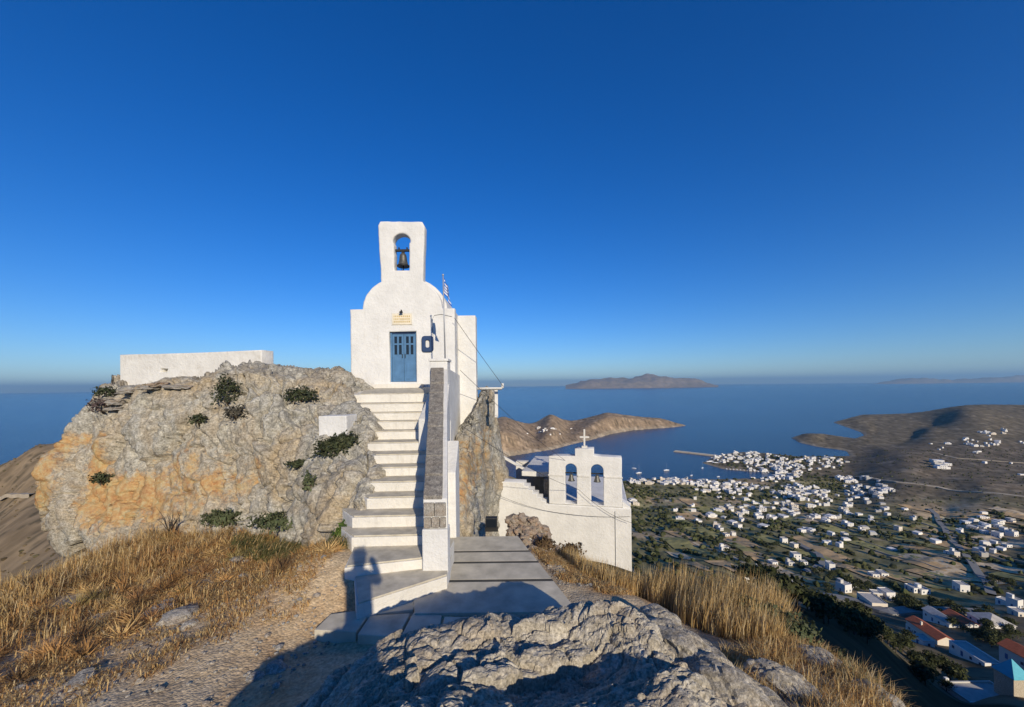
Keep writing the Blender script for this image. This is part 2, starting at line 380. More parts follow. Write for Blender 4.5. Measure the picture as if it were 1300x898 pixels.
def terrain_z(xy, rough=True):
    xy = np.asarray(xy, float); z = _t(lp2(xy)); rr = np.hypot(xy[:, 0], xy[:, 1])
    if rough:
        amp = np.clip(rr / 60, 0.4, 7) * (1 - 0.6 * sstep(1000, 1400, rr))
        q = np.c_[xy / (rr[:, None] * 0 + 70), np.zeros(len(xy))]
        z = z + fbm(q, 4, 5) * amp * 0.55 + fbm(np.c_[xy / 14, np.zeros(len(xy))], 2, 9) * np.clip(rr / 60, 0.3, 0.9) * np.where(xy[:, 0] < 0, 0.25, 0.7)
    sd = shore(xy)
    land = SEA + np.maximum(z - SEA, 1.0) * (0.15 + 0.85 * sstep(0, 90, sd)) + np.minimum(np.maximum(sd, 0), 12) * 0.15
    return np.where(sd > 0, land, SEA - np.minimum(-sd * 0.3, 15) - 0.3)
fr = np.radians(np.concatenate([np.arange(-64, 64, 0.22), np.arange(64, 296, 3.0), [296]]))
rd = 9 * (1.0135 ** np.arange(0, 480)); rd = rd[rd < 5200]; rd = np.append(rd, [6500, 8000])
TX = np.outer(rd, np.sin(fr)); TY = np.outer(rd, np.cos(fr)); xy = np.c_[TX.ravel(), TY.ravel()]
TZ = terrain_z(xy)
tp = np.c_[xy, TZ]
me = np_mesh('terrain', tp, grid_faces(len(rd), len(fr))[:, ::-1], True)
# land cover: what grows where (own colour; the near right slope also carries shade)
nz = fbm(np.c_[xy / 120, np.zeros(len(xy))], 4, 21); nf = fbm(np.c_[xy / 16, np.zeros(len(xy))], 3, 31); ns = pnoise(np.c_[xy / 5, np.zeros(len(xy))], 41)
scrub = np.array([0.16, 0.13, 0.085]); green = np.array([0.235, 0.21, 0.10]); tan = np.array([0.50, 0.375, 0.22]); dark = np.array([0.050, 0.046, 0.030]); sand = np.array([0.33, 0.27, 0.19])
def mixv(a, b, t): return a * (1 - t[:, None]) + b * t[:, None]
X, Y = xy[:, 0], xy[:, 1]; rr = np.hypot(X, Y); slopeY = X / np.maximum(np.abs(Y), 1)
col = np.tile(scrub, (len(xy), 1)) * (1 + 0.25 * np.clip(nf, -1, 1))[:, None]
valley = sstep(240, 330, rr) * (1 - sstep(820, 930, Y)) * (TZ < -150) * (Y > 0) * (1 - sstep(1.12, 1.25, slopeY)*0.6)
col = mixv(col, mixv(np.tile(green, (len(xy), 1)), np.tile(tan, (len(xy), 1)), sstep(0.0, 0.35, nz + 0.35 * nf)), valley * 0.9)
hillR = sstep(0.80, 0.92, slopeY) * sstep(560, 700, Y) * (1 - sstep(1150, 1400, Y)); col = mixv(col, np.tile([0.15, 0.12, 0.085], (len(xy), 1)) * (1 + .2 * nf)[:, None], hillR * 0.9)
headl = (Y > 1250) * (slopeY < 0.6); col = mixv(col, np.tile([0.33, 0.235, 0.145], (len(xy), 1)) * (1 + .3 * nf)[:, None], headl * 0.85)
left = (X < 0) * (rr < 900) * (Y > 20); col = mixv(col, np.tile([0.26, 0.19, 0.115], (len(xy), 1)) * (1 + .35 * nf)[:, None], left * 0.9)
sl = (X > 0) * (rr < 190) * (rr > 14); col = mixv(col, np.tile([0.030, 0.032, 0.016], (len(xy), 1)) * (1 + .3 * nf)[:, None], sl * 0.85)  # near right slope: dark vegetation, with the hill's shade put into the colour
col = mixv(col, np.tile(dark, (len(xy), 1)), sstep(0.28, 0.5, ns + 0.4 * nf) * 0.7 * (rr > 60))
sd = shore(xy); col = mixv(col, np.tile(sand, (len(xy), 1)), (1 - sstep(6, 18, sd)) * (sd > -30) * 0.8)
pat = sstep(0.15, 0.4, fbm(np.c_[xy / np.array([60, 25]), np.zeros(len(xy))], 3, 61)) * (Y > 500); col = mixv(col, col * 1.7 + 0.02, pat * 0.7)
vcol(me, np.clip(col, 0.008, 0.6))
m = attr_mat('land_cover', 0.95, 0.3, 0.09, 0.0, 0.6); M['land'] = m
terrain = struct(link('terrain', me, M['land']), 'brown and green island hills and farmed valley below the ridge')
def tz(x, y): return float(terrain_z(np.array([[x, y]]))[0])
def on_land(px, py, it=3):
    """point of the valley seen along a sight line"""
    d = ray(px, py); lo = 12.0; prev = None
    Ys = np.geomspace(14, 4500, 700); q = np.outer(Ys, [d.x, d.y, d.z]); h = terrain_z(q[:, :2])
    k = np.argmax(q[:, 2] < h); return Vector((q[k, 0], q[k, 1], h[k]))

# far islands in the haze
def island(name, label, prof, Y, depth):
    """prof: list of (px, py of skyline); closed hill body at depth Y"""
    xs = np.array([p[0] for p in prof]); ys = np.array([p[1] for p in prof]); pxs = np.linspace(xs[0], xs[-1], 90)
    top = np.interp(pxs, xs, ys) + pnoise(np.c_[pxs / 9, pxs * 0, pxs * 0], 3) * 1.0
    ds = np.linspace(-1, 1, 21); V = np.zeros((90, 21, 3))
    for i, px in enumerate(pxs):
        base = G(px, 500, SEA); pt = P(px, top[i], Y); h = max(pt.z - SEA, 1)
        for j, s in enumerate(ds):
            V[i, j] = (pt.x * (1 + s * depth / Y), Y + s * depth, SEA - 4 + (h + 4) * (1 - abs(s) ** 1.4))
    nn = V.reshape(-1, 3); k = fbm(nn / 1400., 5, 8); nn[:, 2] += k * 200 * np.clip((nn[:, 2] - SEA) / 400, 0, 1)
    o = link(name, np_mesh(name, nn, grid_faces(90, 21), True), M['isle']); struct(o, label); return o
M['isle'] = simple('island_scrub', (0.24, 0.19, 0.14), 0.95, 0.3, 0.004)
island('island', 'hazy rocky island on the horizon beyond the brown headland', [(718, 489.5), (735, 485), (750, 481), (775, 480.5), (800, 479), (815, 475.5), (830, 474.5), (845, 477.5), (862, 480.5), (878, 482), (895, 486), (912, 488.8)], 25000, 2500)
island('island', 'faint low island at the right end of the horizon', [(1110, 487), (1140, 482), (1180, 480), (1215, 482), (1250, 480), (1290, 478), (1340, 481), (1390, 486)], 36000, 2500)
# ------------------------------------------------------------------ the ridge: ground, cliffs, foreground rock
nz_pts = [(-2.6, 5.3, -3.15), (-2.9, 4.2, -3.12), (-4.3, 3.9, -3.08), (-5, 5.4, -3.3), (-4.4, 7.3, -3.35), (-8, 10.2, -3.7), (-8.5, 8.2, -3.75), (-9.7, 7.4, -3.8), (-7, 6, -3.5), (-7.5, 4.2, -3.3), (-3.3, 6.9, -2.85), (-2.85, 6.2, -2.72), (-2.8, 5.75, -2.9), (-2.85, 5.35, -3.05),
          (-13, 8, -6.5), (-12, 4, -5.2), (-16, 9, -10), (-10.5, 5, -3.9), (-16, 2, -9), (-15, 14, -10), (-11, 11, -4.6), (-6, 13, -4), (-2, 10, -4), (-1.5, 8, -3.6), (-1.5, 5, -3.14), (0, 5.2, -3.12), (0, 6.6, -3.2), (0, 8.3, -3.36), (-4, -2, -2.6), (-8, -2, -3.2), (0, -2, -3),
          (0.5, 9.3, -3.9), (0, 11, -5.0), (-1, 13, -6.2), (1.5, 13, -6.4), (0.7, 8.0, -3.45), (3, 16, -8.2), (5, 16, -9.0), (-1, 17, -7.6), (8, 17, -11), (2.6, 10.5, -6.0), (4.2, 13, -8.0),
          (0.9, 6.6, -3.25), (1.5, 6.2, -3.25), (2.6, 6.3, -3.65), (3.0, 5.0, -3.35), (3.1, 3.9, -3.08), (3.7, 3.85, -3.2), (4.0, 5.0, -3.55), (4.3, 6.2, -3.95), (2.2, 3.4, -2.95), (1.7, 7.5, -3.8), (3.4, 7.6, -4.5), (3.0, 2.0, -2.9), (2.6, 0, -2.7), (3.2, -2, -2.8),
          (5.4, 7, -6.6), (4.9, 4.2, -4.9), (6.0, 4, -6.8), (8, 5, -10), (8, 10, -12.2), (12, 4, -14), (14, 12, -20), (5, 0, -5), (10, -2, -10), (14, 0, -15), (-16, -3, -9), (0, 22, -13.2), (-10, 22, -9), (10, 22, -16), (-16, 22, -14)]
_n = RBF([p[:2] for p in nz_pts], np.array([p[2] for p in nz_pts]), 0.5)
def ground_z(xy, detail=True):
    xy = np.asarray(xy, float); z = _n(xy)
    if detail:
        q = np.c_[xy, np.zeros(len(xy))]
        z = z + fbm(q * 0.8, 4, 51) * 0.06 + np.abs(pnoise(q * 4.0, 53)) * 0.02 + np.abs(pnoise(q * 11.0, 55)) * 0.008
    return z
gx = np.concatenate([np.arange(-16, -10, 0.2), np.arange(-10, 5, 0.055), np.arange(5, 14.01, 0.2)]); gy = np.concatenate([np.arange(-3, 2.5, 0.2), np.arange(2.5, 11, 0.06), np.arange(11, 22.01, 0.2)])
A, B = np.meshgrid(gx, gy, indexing='ij'); xy = np.c_[A.ravel(), B.ravel()]
me = np_mesh('ground', np.c_[xy, ground_z(xy)], grid_faces(len(gx), len(gy)), True)
m, n, l, b = mat_new('gravel_soil', 0.95, 0.05)
t1 = noise_node(n, l, 0.9, 8, 0.7); t2 = noise_node(n, l, 14, 8, 0.8); v = n.new('ShaderNodeTexVoronoi'); v.inputs['Scale'].default_value = 34; tc = n.new('ShaderNodeTexCoord'); l.new(tc.outputs['Object'], v.inputs['Vector'])
r1 = ramp(n, [(0.35, (0.54, 0.44, 0.30)), (0.5, (0.47, 0.36, 0.225)), (0.66, (0.38, 0.25, 0.135))]); l.new(t1.outputs[0], r1.inputs[0])
r2 = ramp(n, [(0.3, (0.72,) * 3), (0.7, (1.35,) * 3)]); l.new(t2.outputs[0], r2.inputs[0]); c = mixc(n, l, 1.0, r1.outputs[0], r2.outputs[0], 'MULTIPLY')
r3 = ramp(n, [(0.0, (0.75,) * 3), (1.0, (1.3,) * 3)]); l.new(v.outputs['Color'], r3.inputs[0]); c = mixc(n, l, 1.0, c, r3.outputs[0], 'MULTIPLY')
l.new(c, b.inputs['Base Color']); ad = n.new('ShaderNodeMath'); ad.operation = 'SUBTRACT'; l.new(t2.outputs[0], ad.inputs[0]); l.new(v.outputs['Distance'], ad.inputs[1]); bump(n, l, b, ad.outputs[0], 0.55, 0.02)
M['soil'] = m
struct(link('ground', me, M['soil']), 'pale gravel and dry earth on top of the ridge')

def catmull(ctrl, nu, nv):
    ctrl = np.asarray(ctrl, float)
    def ax(a, n):
        k = a.shape[0]; t = np.linspace(0, k - 1, n); i = np.clip(np.floor(t).astype(int), 0, k - 2); f = (t - i)[:, None, None]
        e = np.concatenate([2 * a[:1] - a[1:2], a, 2 * a[-1:] - a[-2:-1]])
        p0, p1, p2, p3 = e[i], e[i + 1], e[i + 2], e[i + 3]
        return 0.5 * (2 * p1 + (p2 - p0) * f + (2 * p0 - 5 * p1 + 4 * p2 - p3) * f ** 2 + (3 * p1 - p0 - 3 * p2 + p3) * f ** 3)
    a = ax(ctrl, nu); return ax(a.transpose(1, 0, 2), nv).transpose(1, 0, 2)
def rock_sheet(name, cols, nu, nv, amp, seed, mat, label, lich=None):
    ct = [[tuple(P(*q)) for q in c] for c in cols]
    p = catmull(ct, nu, nv); nrm = grid_normals(p); q = p.reshape(-1, 3)
    w = q + 0.18 * np.stack([fbm(q * 0.9, 3, seed + 60), fbm(q * 0.9 + 9, 3, seed + 61), fbm(q * 0.9 + 19, 3, seed + 62)], 1)
    sq = np.array([0.75, 0.75, 1.0])
    rt = np.array([[0.9, 0, 0.43], [0, 1, 0], [-0.43, 0, 0.9]]); ws = w @ rt.T
    d = 0.40 * blocky(ws * np.array([0.55, 0.5, 0.36]), seed) + 0.26 * blocky(ws * np.array([1.5, 1.2, 0.85]), seed + 1) + 0.07 * blocky(ws * np.array([4.2, 3.4, 2.4]), seed + 2) + 0.30 * fissure(ws * np.array([0.7, 0.6, 0.4]), 0.035, seed + 40) + 0.10 * fissure(ws * np.array([1.8, 1.5, 1.1]), 0.04, seed + 44) + 0.30 * fbm(q * 0.5, 3, seed + 3) + 0.025 * fbm(q * 7, 4, seed + 4)
    d = d * amp
    q2 = q + nrm.reshape(-1, 3) * d[:, None]
    me = np_mesh(name, q2, grid_faces(nu, nv), True)
    if lich:
        L = np.zeros(len(q2)); L -= 0.12
        for (px, py, Yd, rx, rz, s) in lich:
            c = P(px, py, Yd); dd = ((q2[:, 0] - c.x) / rx) ** 2 + ((q2[:, 2] - c.z) / rz) ** 2; L += s * np.exp(-dd)
        a = me.attributes.new('Lichen', 'FLOAT', 'POINT'); a.data.foreach_set('value', L.astype(np.float32))
    o = link(name, me, mat); struct(o, label); return o, q2
cl = [[(150, 740, 14), (140, 700, 14.5), (100, 650, 15), (85, 610, 15.5), (120, 560, 15.5), (140, 510, 16), (160, 492, 17), (170, 492, 19)],
      [(115, 760, 10.6), (100, 712, 10.8), (72, 655, 11.5), (56, 602, 12), (80, 563, 12.4), (114, 522, 12.8), (132, 495, 13.5), (150, 492, 17)],
      [(170, 750, 9.9), (165, 695, 10.3), (150, 640, 10.9), (140, 590, 11.3), (140, 545, 11.7), (145, 507, 12.2), (165, 489, 13), (190, 491, 17)],
      [(250, 730, 9.6), (250, 668, 10.0), (245, 620, 10.4), (240, 575, 10.8), (235, 530, 11.2), (235, 497, 11.7), (235, 486, 12.6), (240, 488, 17)],
      [(320, 730, 9.2), (320, 668, 9.6), (315, 620, 9.9), (310, 570, 10.2), (305, 525, 10.6), (300, 485, 11.1), (312, 464, 11.7), (322, 466, 17)],
      [(390, 740, 8.4), (388, 685, 8.7), (380, 632, 9.0), (375, 580, 9.5), (370, 535, 10.1), (365, 500, 10.9), (370, 470, 12.2), (390, 470, 17)],
      [(432, 750, 6.9), (434, 698, 7.0), (436, 642, 7.6), (440, 590, 8.6), (432, 545, 9.8), (425, 510, 10.8), (425, 474, 12.4), (440, 472, 16)],
      [(462, 750, 6.6), (457, 700, 6.7), (464, 650, 7.35), (481, 602, 8.25), (478, 562, 9.4), (464, 527, 10.4), (452, 494, 12.0), (455, 484, 13.2)],
      [(520, 750, 7.6), (515, 705, 7.9), (515, 660, 8.5), (520, 620, 9.4), (515, 580, 10.4), (500, 545, 11.5), (490, 512, 12.9), (490, 506, 13.6)]]
lich = [(75, 600, 12, 0.8, 0.9, 0.5), (112, 595, 11.4, 0.35, 1.2, 0.6), (130, 640, 11, 0.7, 0.7, 0.6), (95, 560, 12.3, 0.9, 0.3, 0.4), (225, 600, 10.6, 1.6, 1.2, 0.36), (180, 650, 10.6, 1.6, 0.7, 0.3), (60, 640, 11.6, 0.6, 0.8, 0.25), (310, 520, 10.6, 0.3, 0.6, 0.2), (330, 585, 10, 0.35, 0.5, 0.26), (160, 625, 10.9, 0.8, 0.5, 0.26), (370, 610, 9.3, 0.8, 0.5, 0.22), (290, 620, 10, 1.1, 0.6, 0.32)]
cliff_o, cliff_v = rock_sheet('cliff', cl, 330, 250, 0.62, 3, M['cliff'], 'big grey rock with orange lichen left of the steps', lich)
cr = [[(555, 730, 9.2), (568, 690, 9.2), (570, 650, 9.6), (572, 620, 10.2), (573, 595, 11.0), (575, 570, 12.0), (578, 552, 13.2), (580, 545, 15.0)],
      [(584, 725, 9.0), (588, 684, 9.25), (588, 650, 9.6), (589, 612, 10.4), (590, 578, 11.4), (592, 552, 12.4), (596, 525, 13.7), (599, 512, 15.2)],
      [(600, 715, 10), (600, 680, 10.3), (602, 640, 11), (604, 600, 12.2), (607, 550, 13.2), (611, 520, 14), (614, 496, 14.8), (616, 492, 18)],
      [(625, 715, 16), (622, 680, 16.5), (622, 645, 16.8), (625, 605, 17), (622, 550, 17), (622, 520, 17), (622, 496, 17), (622, 493, 19)],
      [(642, 720, 20), (641, 680, 20), (641, 645, 20), (643, 605, 20), (636, 550, 19.6), (631, 520, 19.2), (628, 496, 18.8), (626, 494, 21)],
      [(640, 720, 25), (632, 680, 25), (632, 645, 25), (632, 600, 25), (630, 550, 25), (627, 520, 25), (624, 500, 25), (624, 496, 26)]]
lich2 = [(600, 560, 13, 0.6, 0.9, 0.3), (596, 620, 11, 0.4, 0.8, 0.3)]
cliff_r, cliff_rv = rock_sheet('cliff', cr, 190, 190, 0.38, 23, M['cliff'], 'steep lichened rock face under the right side of the chapel', lich2)
def on_rock(px, py, V=None):
    V = cliff_v if V is None else V
    y = V[:, 1]; X_ = V[:, 0]; Z_ = V[:, 2]
    u = CX + F * (X_ * RV.x + Z_ * RV.z) / y; w = HY - F * (X_ * UV.x + Z_ * UV.z) / y
    d = (u - px) ** 2 + (w - py) ** 2; k = np.where(d < 30)[0]
    if len(k) == 0: k = np.array([np.argmin(d)])
    return Vector(V[k[np.argmin(y[k])]])

# foreground rock under the camera
fp = [(0, 0, -1.64), (0, -1.5, -1.5), (-1, -1.2, -1.45), (0, 1.2, -1.68), (0.1, 1.9, -1.95), (0.2, 2.6, -2.12), (0.7, 3.3, -2.14), (-0.3, 3.2, -2.10), (-0.78, 3.7, -2.17), (-0.23, 3.85, -2.20), (0.31, 3.95, -2.18), (0.76, 4.1, -2.2), (0.95, 4.05, -2.2), (-0.85, 4.2, -2.75), (-0.25, 4.3, -2.7), (0.34, 4.4, -2.7), (1.2, 3.95, -2.2), (1.46, 3.6, -2.28), (1.45, 3.1, -2.22), (1.38, 2.6, -2.18), (1.2, 1.2, -1.9),
      (-1.35, 0.3, -1.62), (-0.85, 1.35, -1.66), (-0.6, 2.5, -2.0), (-1.1, 2.5, -2.06), (-1.15, 3.3, -2.2), (-1.4, 3.8, -2.45), (-1.85, 3.6, -2.78), (-2.1, 3.3, -2.9), (-1.8, 2.6, -2.7),
      (-2.5, 3.3, -3.4), (-2.2, 4.3, -3.5), (-1.5, 4.6, -3.4), (-0.9, 4.7, -3.45), (-0.3, 4.75, -3.45), (0.4, 4.75, -3.45), (0.9, 4.7, -3.4), (1.3, 4.45, -3.3), (1.75, 4.1, -3.3), (1.0, 0, -1.7), (1.95, 3.6, -3.2), (1.9, 2.6, -3.0), (1.8, 1.6, -2.8), (1.8, 0.6, -2.7), (1.7, -1, -2.5), (1.0, -2.4, -2.2), (-1, -2.6, -2.2), (-2.2, -1.6, -2.6), (-2.4, 0.4, -3.2), (-2.5, 1.8, -3.3), (2.6, 4.6, -3.7), (2.6, 1, -3.4), (-3.0, 0, -3.6), (-3.0, 2.5, -3.7), (-3.0, 4.5, -3.8), (2.6, 5.4, -3.9), (0, 5.6, -3.8), (-2, 5.6, -3.9), (0, -3, -3.2), (-3, -3, -3.6), (2.6, -3, -3.5)]
_f = RBF([p[:2] for p in fp], np.array([p[2] for p in fp]), 0.25)
gx = np.concatenate([np.arange(-3, -2.5, 0.04), np.arange(-2.5, 2.0, 0.0125), np.arange(2.0, 2.6, 0.05)]); gy = np.concatenate([np.arange(-3, 1.7, 0.09), np.arange(1.7, 3.2, 0.0125), np.arange(3.2, 4.7, 0.016), np.arange(4.7, 5.6, 0.05)])
A, B = np.meshgrid(gx, gy, indexing='ij'); xy = np.c_[A.ravel(), B.ravel()]; z = _f(xy)
q = np.c_[xy, z]
w = q + 0.07 * np.stack([fbm(q * 1.6, 3, 70), fbm(q * 1.6 + 9, 3, 71), fbm(q * 1.6 + 19, 3, 72)], 1)
rot = np.array([[0.87, 0.5, 0], [-0.5, 0.87, 0], [0, 0, 1]]); ws = (w @ rot.T) * np.array([0.85, 1.6, 2.0])
d = 0.12 * blocky(ws * 0.6, 5) + 0.07 * blocky(ws * 1.4, 6) + 0.032 * blocky(ws * 3.4, 7) + 0.012 * blocky(ws * 9, 8) + 0.014 * fbm(ws * 7, 4, 75) + 0.045 * fissure(ws * np.array([0.8, 0.7, 0.7]), 0.025, 171) + 0.012 * fissure(ws * 2.4, 0.035, 175) + 0.005 * blocky(ws * 21, 9) + 0.07 * fbm(q * 1.0, 3, 77)
edge = sstep(-3.0, -2.7, xy[:, 0]) * (1 - sstep(2.3, 2.55, xy[:, 0])); near = sstep(0.5, 1.6, np.hypot(xy[:, 0], xy[:, 1]))
p = q.reshape(len(gx), len(gy), 3); nrm = grid_normals(p).reshape(-1, 3)
q = q + nrm * (d * edge * (0.25 + 0.75 * near) * 0.95)[:, None]
q[:, 2] -= 0.11 * sstep(2.0, 3.4, xy[:, 1]) + 0.05 * np.exp(-((xy[:, 0] - 0.75) / 0.5) ** 2 - ((xy[:, 1] - 4.1) / 0.7) ** 2)
fore_me = np_mesh('foreground_rock', q, grid_faces(len(gx), len(gy)), False); FORE = q.copy()
struct(link('foreground_rock', fore_me, M['rock']), 'cracked grey schist rock in the foreground below the camera')

# boulders and loose stones
def stone_mesh(name, size, seed, sub=3, amp=0.28):
    bm = bmesh.new(); bmesh.ops.create_icosphere(bm, subdivisions=sub, radius=1.0)
    v = np.array([x.co[:] for x in bm.verts])
    d = 0.55 * blocky(v * 0.9 + seed * 3.1, seed) + 0.25 * blocky(v * 2.3 + seed, seed + 1) + 0.2 * fbm(v * 2 + seed, 3, seed)
    v = v * (1 + amp * d)[:, None] * np.array(size)
    for x, c in zip(bm.verts, v): x.co = c
    me = bpy.data.meshes.new(name); bm.to_mesh(me); bm.free(); return me
def boulder(px, py, Y, size, seed, label, rz=0, tilt=0, sub=5, name='boulder', mat='rock', sink=0.0):
    o = link(name, stone_mesh(name, size, seed, sub), M[mat], None, P(px, py, Y) - Vector((0, 0, sink))); o.rotation_euler = (tilt, tilt * 0.6, rz)
    return tag(o, label, 'boulder' if name == 'boulder' else 'stone', 'boulders on the grassy slope' if name == 'boulder' else None)
boulder(868, 838, 4.3, (0.30, 0.55, 0.32), 4, 'jagged grey boulder right of the big foreground rock, below the tallest grass', 0.5)
boulder(930, 885, 3.7, (0.26, 0.48, 0.26), 9, 'long pale boulder with a straw tuft leaning on its left side', 0.5)
boulder(1042, 850, 4.5, (0.20, 0.30, 0.2), 12, 'smooth pale boulder half hidden in straw above the dark slope', 0.6)
boulder(1112, 896, 3.9, (0.2, 0.26, 0.17), 15, 'small round boulder at the lower right edge of the straw slope', 0.3)
boulder(990, 872, 4.0, (0.22, 0.36, 0.2), 18, 'low boulder sunk in straw between two larger boulders', 0.6)
boulder(838, 792, 4.9, (0.22, 0.3, 0.16), 21, 'dark angular boulder just under the tall golden grass', 0.2)

# ------------------------------------------------------------------ steps
yh = 491.7
dyf = [8, 20.2, 32.0, 43.0, 55.5, 70.0, 85.0, 101.6, 119.8, 139.3, 163.2, 188.3, 219.3, 257.3]
dyb = [19.0, 30.9, 41.6, 53.5, 66.2, 80.6, 96.8, 112.6, 132.3, 154.2, 177.8, 202.0, 233.3, 273.8]
SY = [11.5]; SZ = []
for i in range(14):
    SZ.append(-dyf[i] * SY[i] / F)
    if i < 13: SY.append(SY[i] * dyb[i] / dyf[i + 1])
BASE = -dyb[13] * SY[13] / F
lefts = [454, 462, 462, 464, 474, 472, 480, 484, 474, 470, 451, 450]
rights = [547, 547, 547, 546, 546, 545, 544, 543, 542, 541, 540, 540]
stair = empty('staircase', (P(505, 760, SY[13]).x, SY[13], BASE)); tag(stair, 'whitewashed outdoor staircase with grey treads climbing to the chapel door', 'staircase')
SO = stair.location
def step(front_l, front_r, back_r, back_l, z, bottom, i):
    q = [front_l, front_r, back_r, back_l]; loc = [(a[0] - SO.x, a[1] - SO.y) for a in q]
    bl = prism('step', loc, bottom - SO.z, z - 0.028 - SO.z, M['white_step'], stair, 0.012)
    ins = [(loc[0][0] + 0.03, loc[0][1] + 0.022), (loc[1][0] - 0.01, loc[1][1] + 0.022), loc[2], loc[3]]
    prism('tread', ins, z - 0.026 - SO.z, z - SO.z, M['tread'], bl, 0.006)
for i in range(1, 12):
    Yf = SY[i]; Yb = SY[i - 1] + 0.06
    xl = (lefts[i] - 6 - CX) / F * Yf; xr = (rights[i] - CX) / F * Yf; k = (SY[i - 1] + 0.06 - Yf)
    sk = 0.02 * (i % 3)
    step((xl, Yf + 0.0), (xr, Yf + 0.04), (xr - 0.16 * k, Yb + 0.04), (xl - 0.16 * k - 0.3, Yb), SZ[i], SZ[i] - 0.75, i)
def gxy(px, py, z): q = G(px, py, z); return (q.x, q.y)
z12 = SZ[12]; z13 = SZ[13]
step(gxy(437, 719, z12), gxy(567, 705, z12), (-1.05, SY[11] + 0.3), (-2.75, SY[11] + 0.25), z12, z12 - 0.6, 12)
step(gxy(452, 766, z13), gxy(567.5, 730, z13), (-1.06, 6.75), (-2.7, 6.6), z13, z13 - 0.55, 13)
# landing in front of the door
ZF = 0.03
lx0 = (454 - CX) / F * 11.5; lx1 = (547 - CX) / F * 11.5
ll = prism('landing', [(lx0 - SO.x - 0.1, 11.5 - SO.y), (lx1 - SO.x, 11.54 - SO.y), (-1.95 - SO.x, 13.46 - SO.y), (-5.75 - SO.x, 13.46 - SO.y)], -1.4 - SO.z, [SZ[0] - 0.028 - SO.z] * 2 + [-0.03 - SO.z] * 2, M['white_step'], stair, 0.012)
prism('tread', [(lx0 - SO.x + 0.05, 11.52 - SO.y), (lx1 - SO.x - 0.01, 11.56 - SO.y), (-2.0 - SO.x, 13.44 - SO.y), (-4.9 - SO.x, 13.44 - SO.y)], -0.3 - SO.z, [SZ[0] - SO.z] * 2 + [-0.004 - SO.z] * 2, M['tread'], ll, 0.006)

# parapet beside the steps
par = empty('parapet_wall', (-1.05, 6.15, -3.3)); tag(par, 'white stair parapet topped with rough grey coping stones right of the steps', 'wall'); PO = par.location
def pl(*q): return [(a[0] - PO.x, a[1] - PO.y) for a in q]
ya, yb = 6.15, 11.2; xla, xlb, xra, xrb = -1.41, -2.31, -1.03, -1.84; za, zb = -1.75, 0.50
prism('wall', pl((xla, ya), (xra, ya), (xrb, yb), (xlb, yb)), -3.7 - PO.z, [za - PO.z, za - PO.z, zb - PO.z, zb - PO.z], M['white'], par, 0.02)
nst = 10
for k in range(nst):
    a = k / nst; c = (k + 1) / nst - 0.006
    def at(t, s): return (xla + (xlb - xla) * t + s * ((xra + (xrb - xra) * t) - (xla + (xlb - xla) * t)), ya + (yb - ya) * t)
    z_a = za + (zb - za) * a; z_c = za + (zb - za) * c; e = RNG.uniform(-0.012, 0.014)
    o = prism('coping_stone', pl(at(a, 0.02 + e), at(a, 0.80 + e), at(c, 0.80 - e), at(c, 0.02 - e)), [z_a - 0.02 - PO.z] * 2 + [z_c - 0.02 - PO.z] * 2, [z_a + 0.055 + e - PO.z] * 2 + [z_c + 0.055 + e - PO.z] * 2, M['coping'], par, 0.015)
for k, (zz0, zz1) in enumerate([(-1.80, -2.02), (-2.03, -2.2)]):
    w0 = xla + 0.01; ws_ = [0.0, 0.17, 0.35] if k == 0 else [0.0, 0.12, 0.25, 0.35]
    for a, c in zip(ws_[:-1], ws_[1:]):
        box('face_stone', w0 + a - PO.x + 0.005, w0 + c - PO.x - 0.005, -0.035 - RNG.uniform(0, .02), 0.1, zz1 - PO.z + 0.006, zz0 - PO.z - 0.006, M['stone'], par, 0.012)
box('end_block', xla - 0.012 - PO.x, xra + 0.006 - PO.x, -0.05, 0.2, -3.6 - PO.z, -2.21 - PO.z, M['white'], par, 0.02)
box('pillar', -2.34 - PO.x, -1.83 - PO.x, 11.2 - PO.y, 11.75 - PO.y, -1.0 - PO.z, 0.72 - PO.z, M['white'], par, 0.03)
box('cap', -2.37 - PO.x, -1.80 - PO.x, 11.17 - PO.y, 11.78 - PO.y, 0.722 - PO.z, 0.80 - PO.z, M['white'], par, 0.02)
prism('landing_wall', pl((-2.2, 11.76), (-1.845, 11.76), (-1.93, 14.7), (-2.25, 14.7)), -6.0 - PO.z, [0.52 - PO.z] * 2 + [0.42 - PO.z] * 2, M['white'], par, 0.03)
prism('lower_wall', pl((-2.2, 9.2), (-1.53, 9.2), (-1.86, 11.74), (-2.3, 11.74)), -6.0 - PO.z, [-0.75 - PO.z] * 2 + [0.2 - PO.z] * 2, M['white'], par, 0.03)
prism('buttress', pl((-1.8, 8.0), (-1.165, 8.0), (-1.25, 9.15), (-1.9, 9.15)), -4.2 - PO.z, [-1.75 - PO.z] * 2 + [-1.25 - PO.z] * 2, M['white'], par, 0.03)

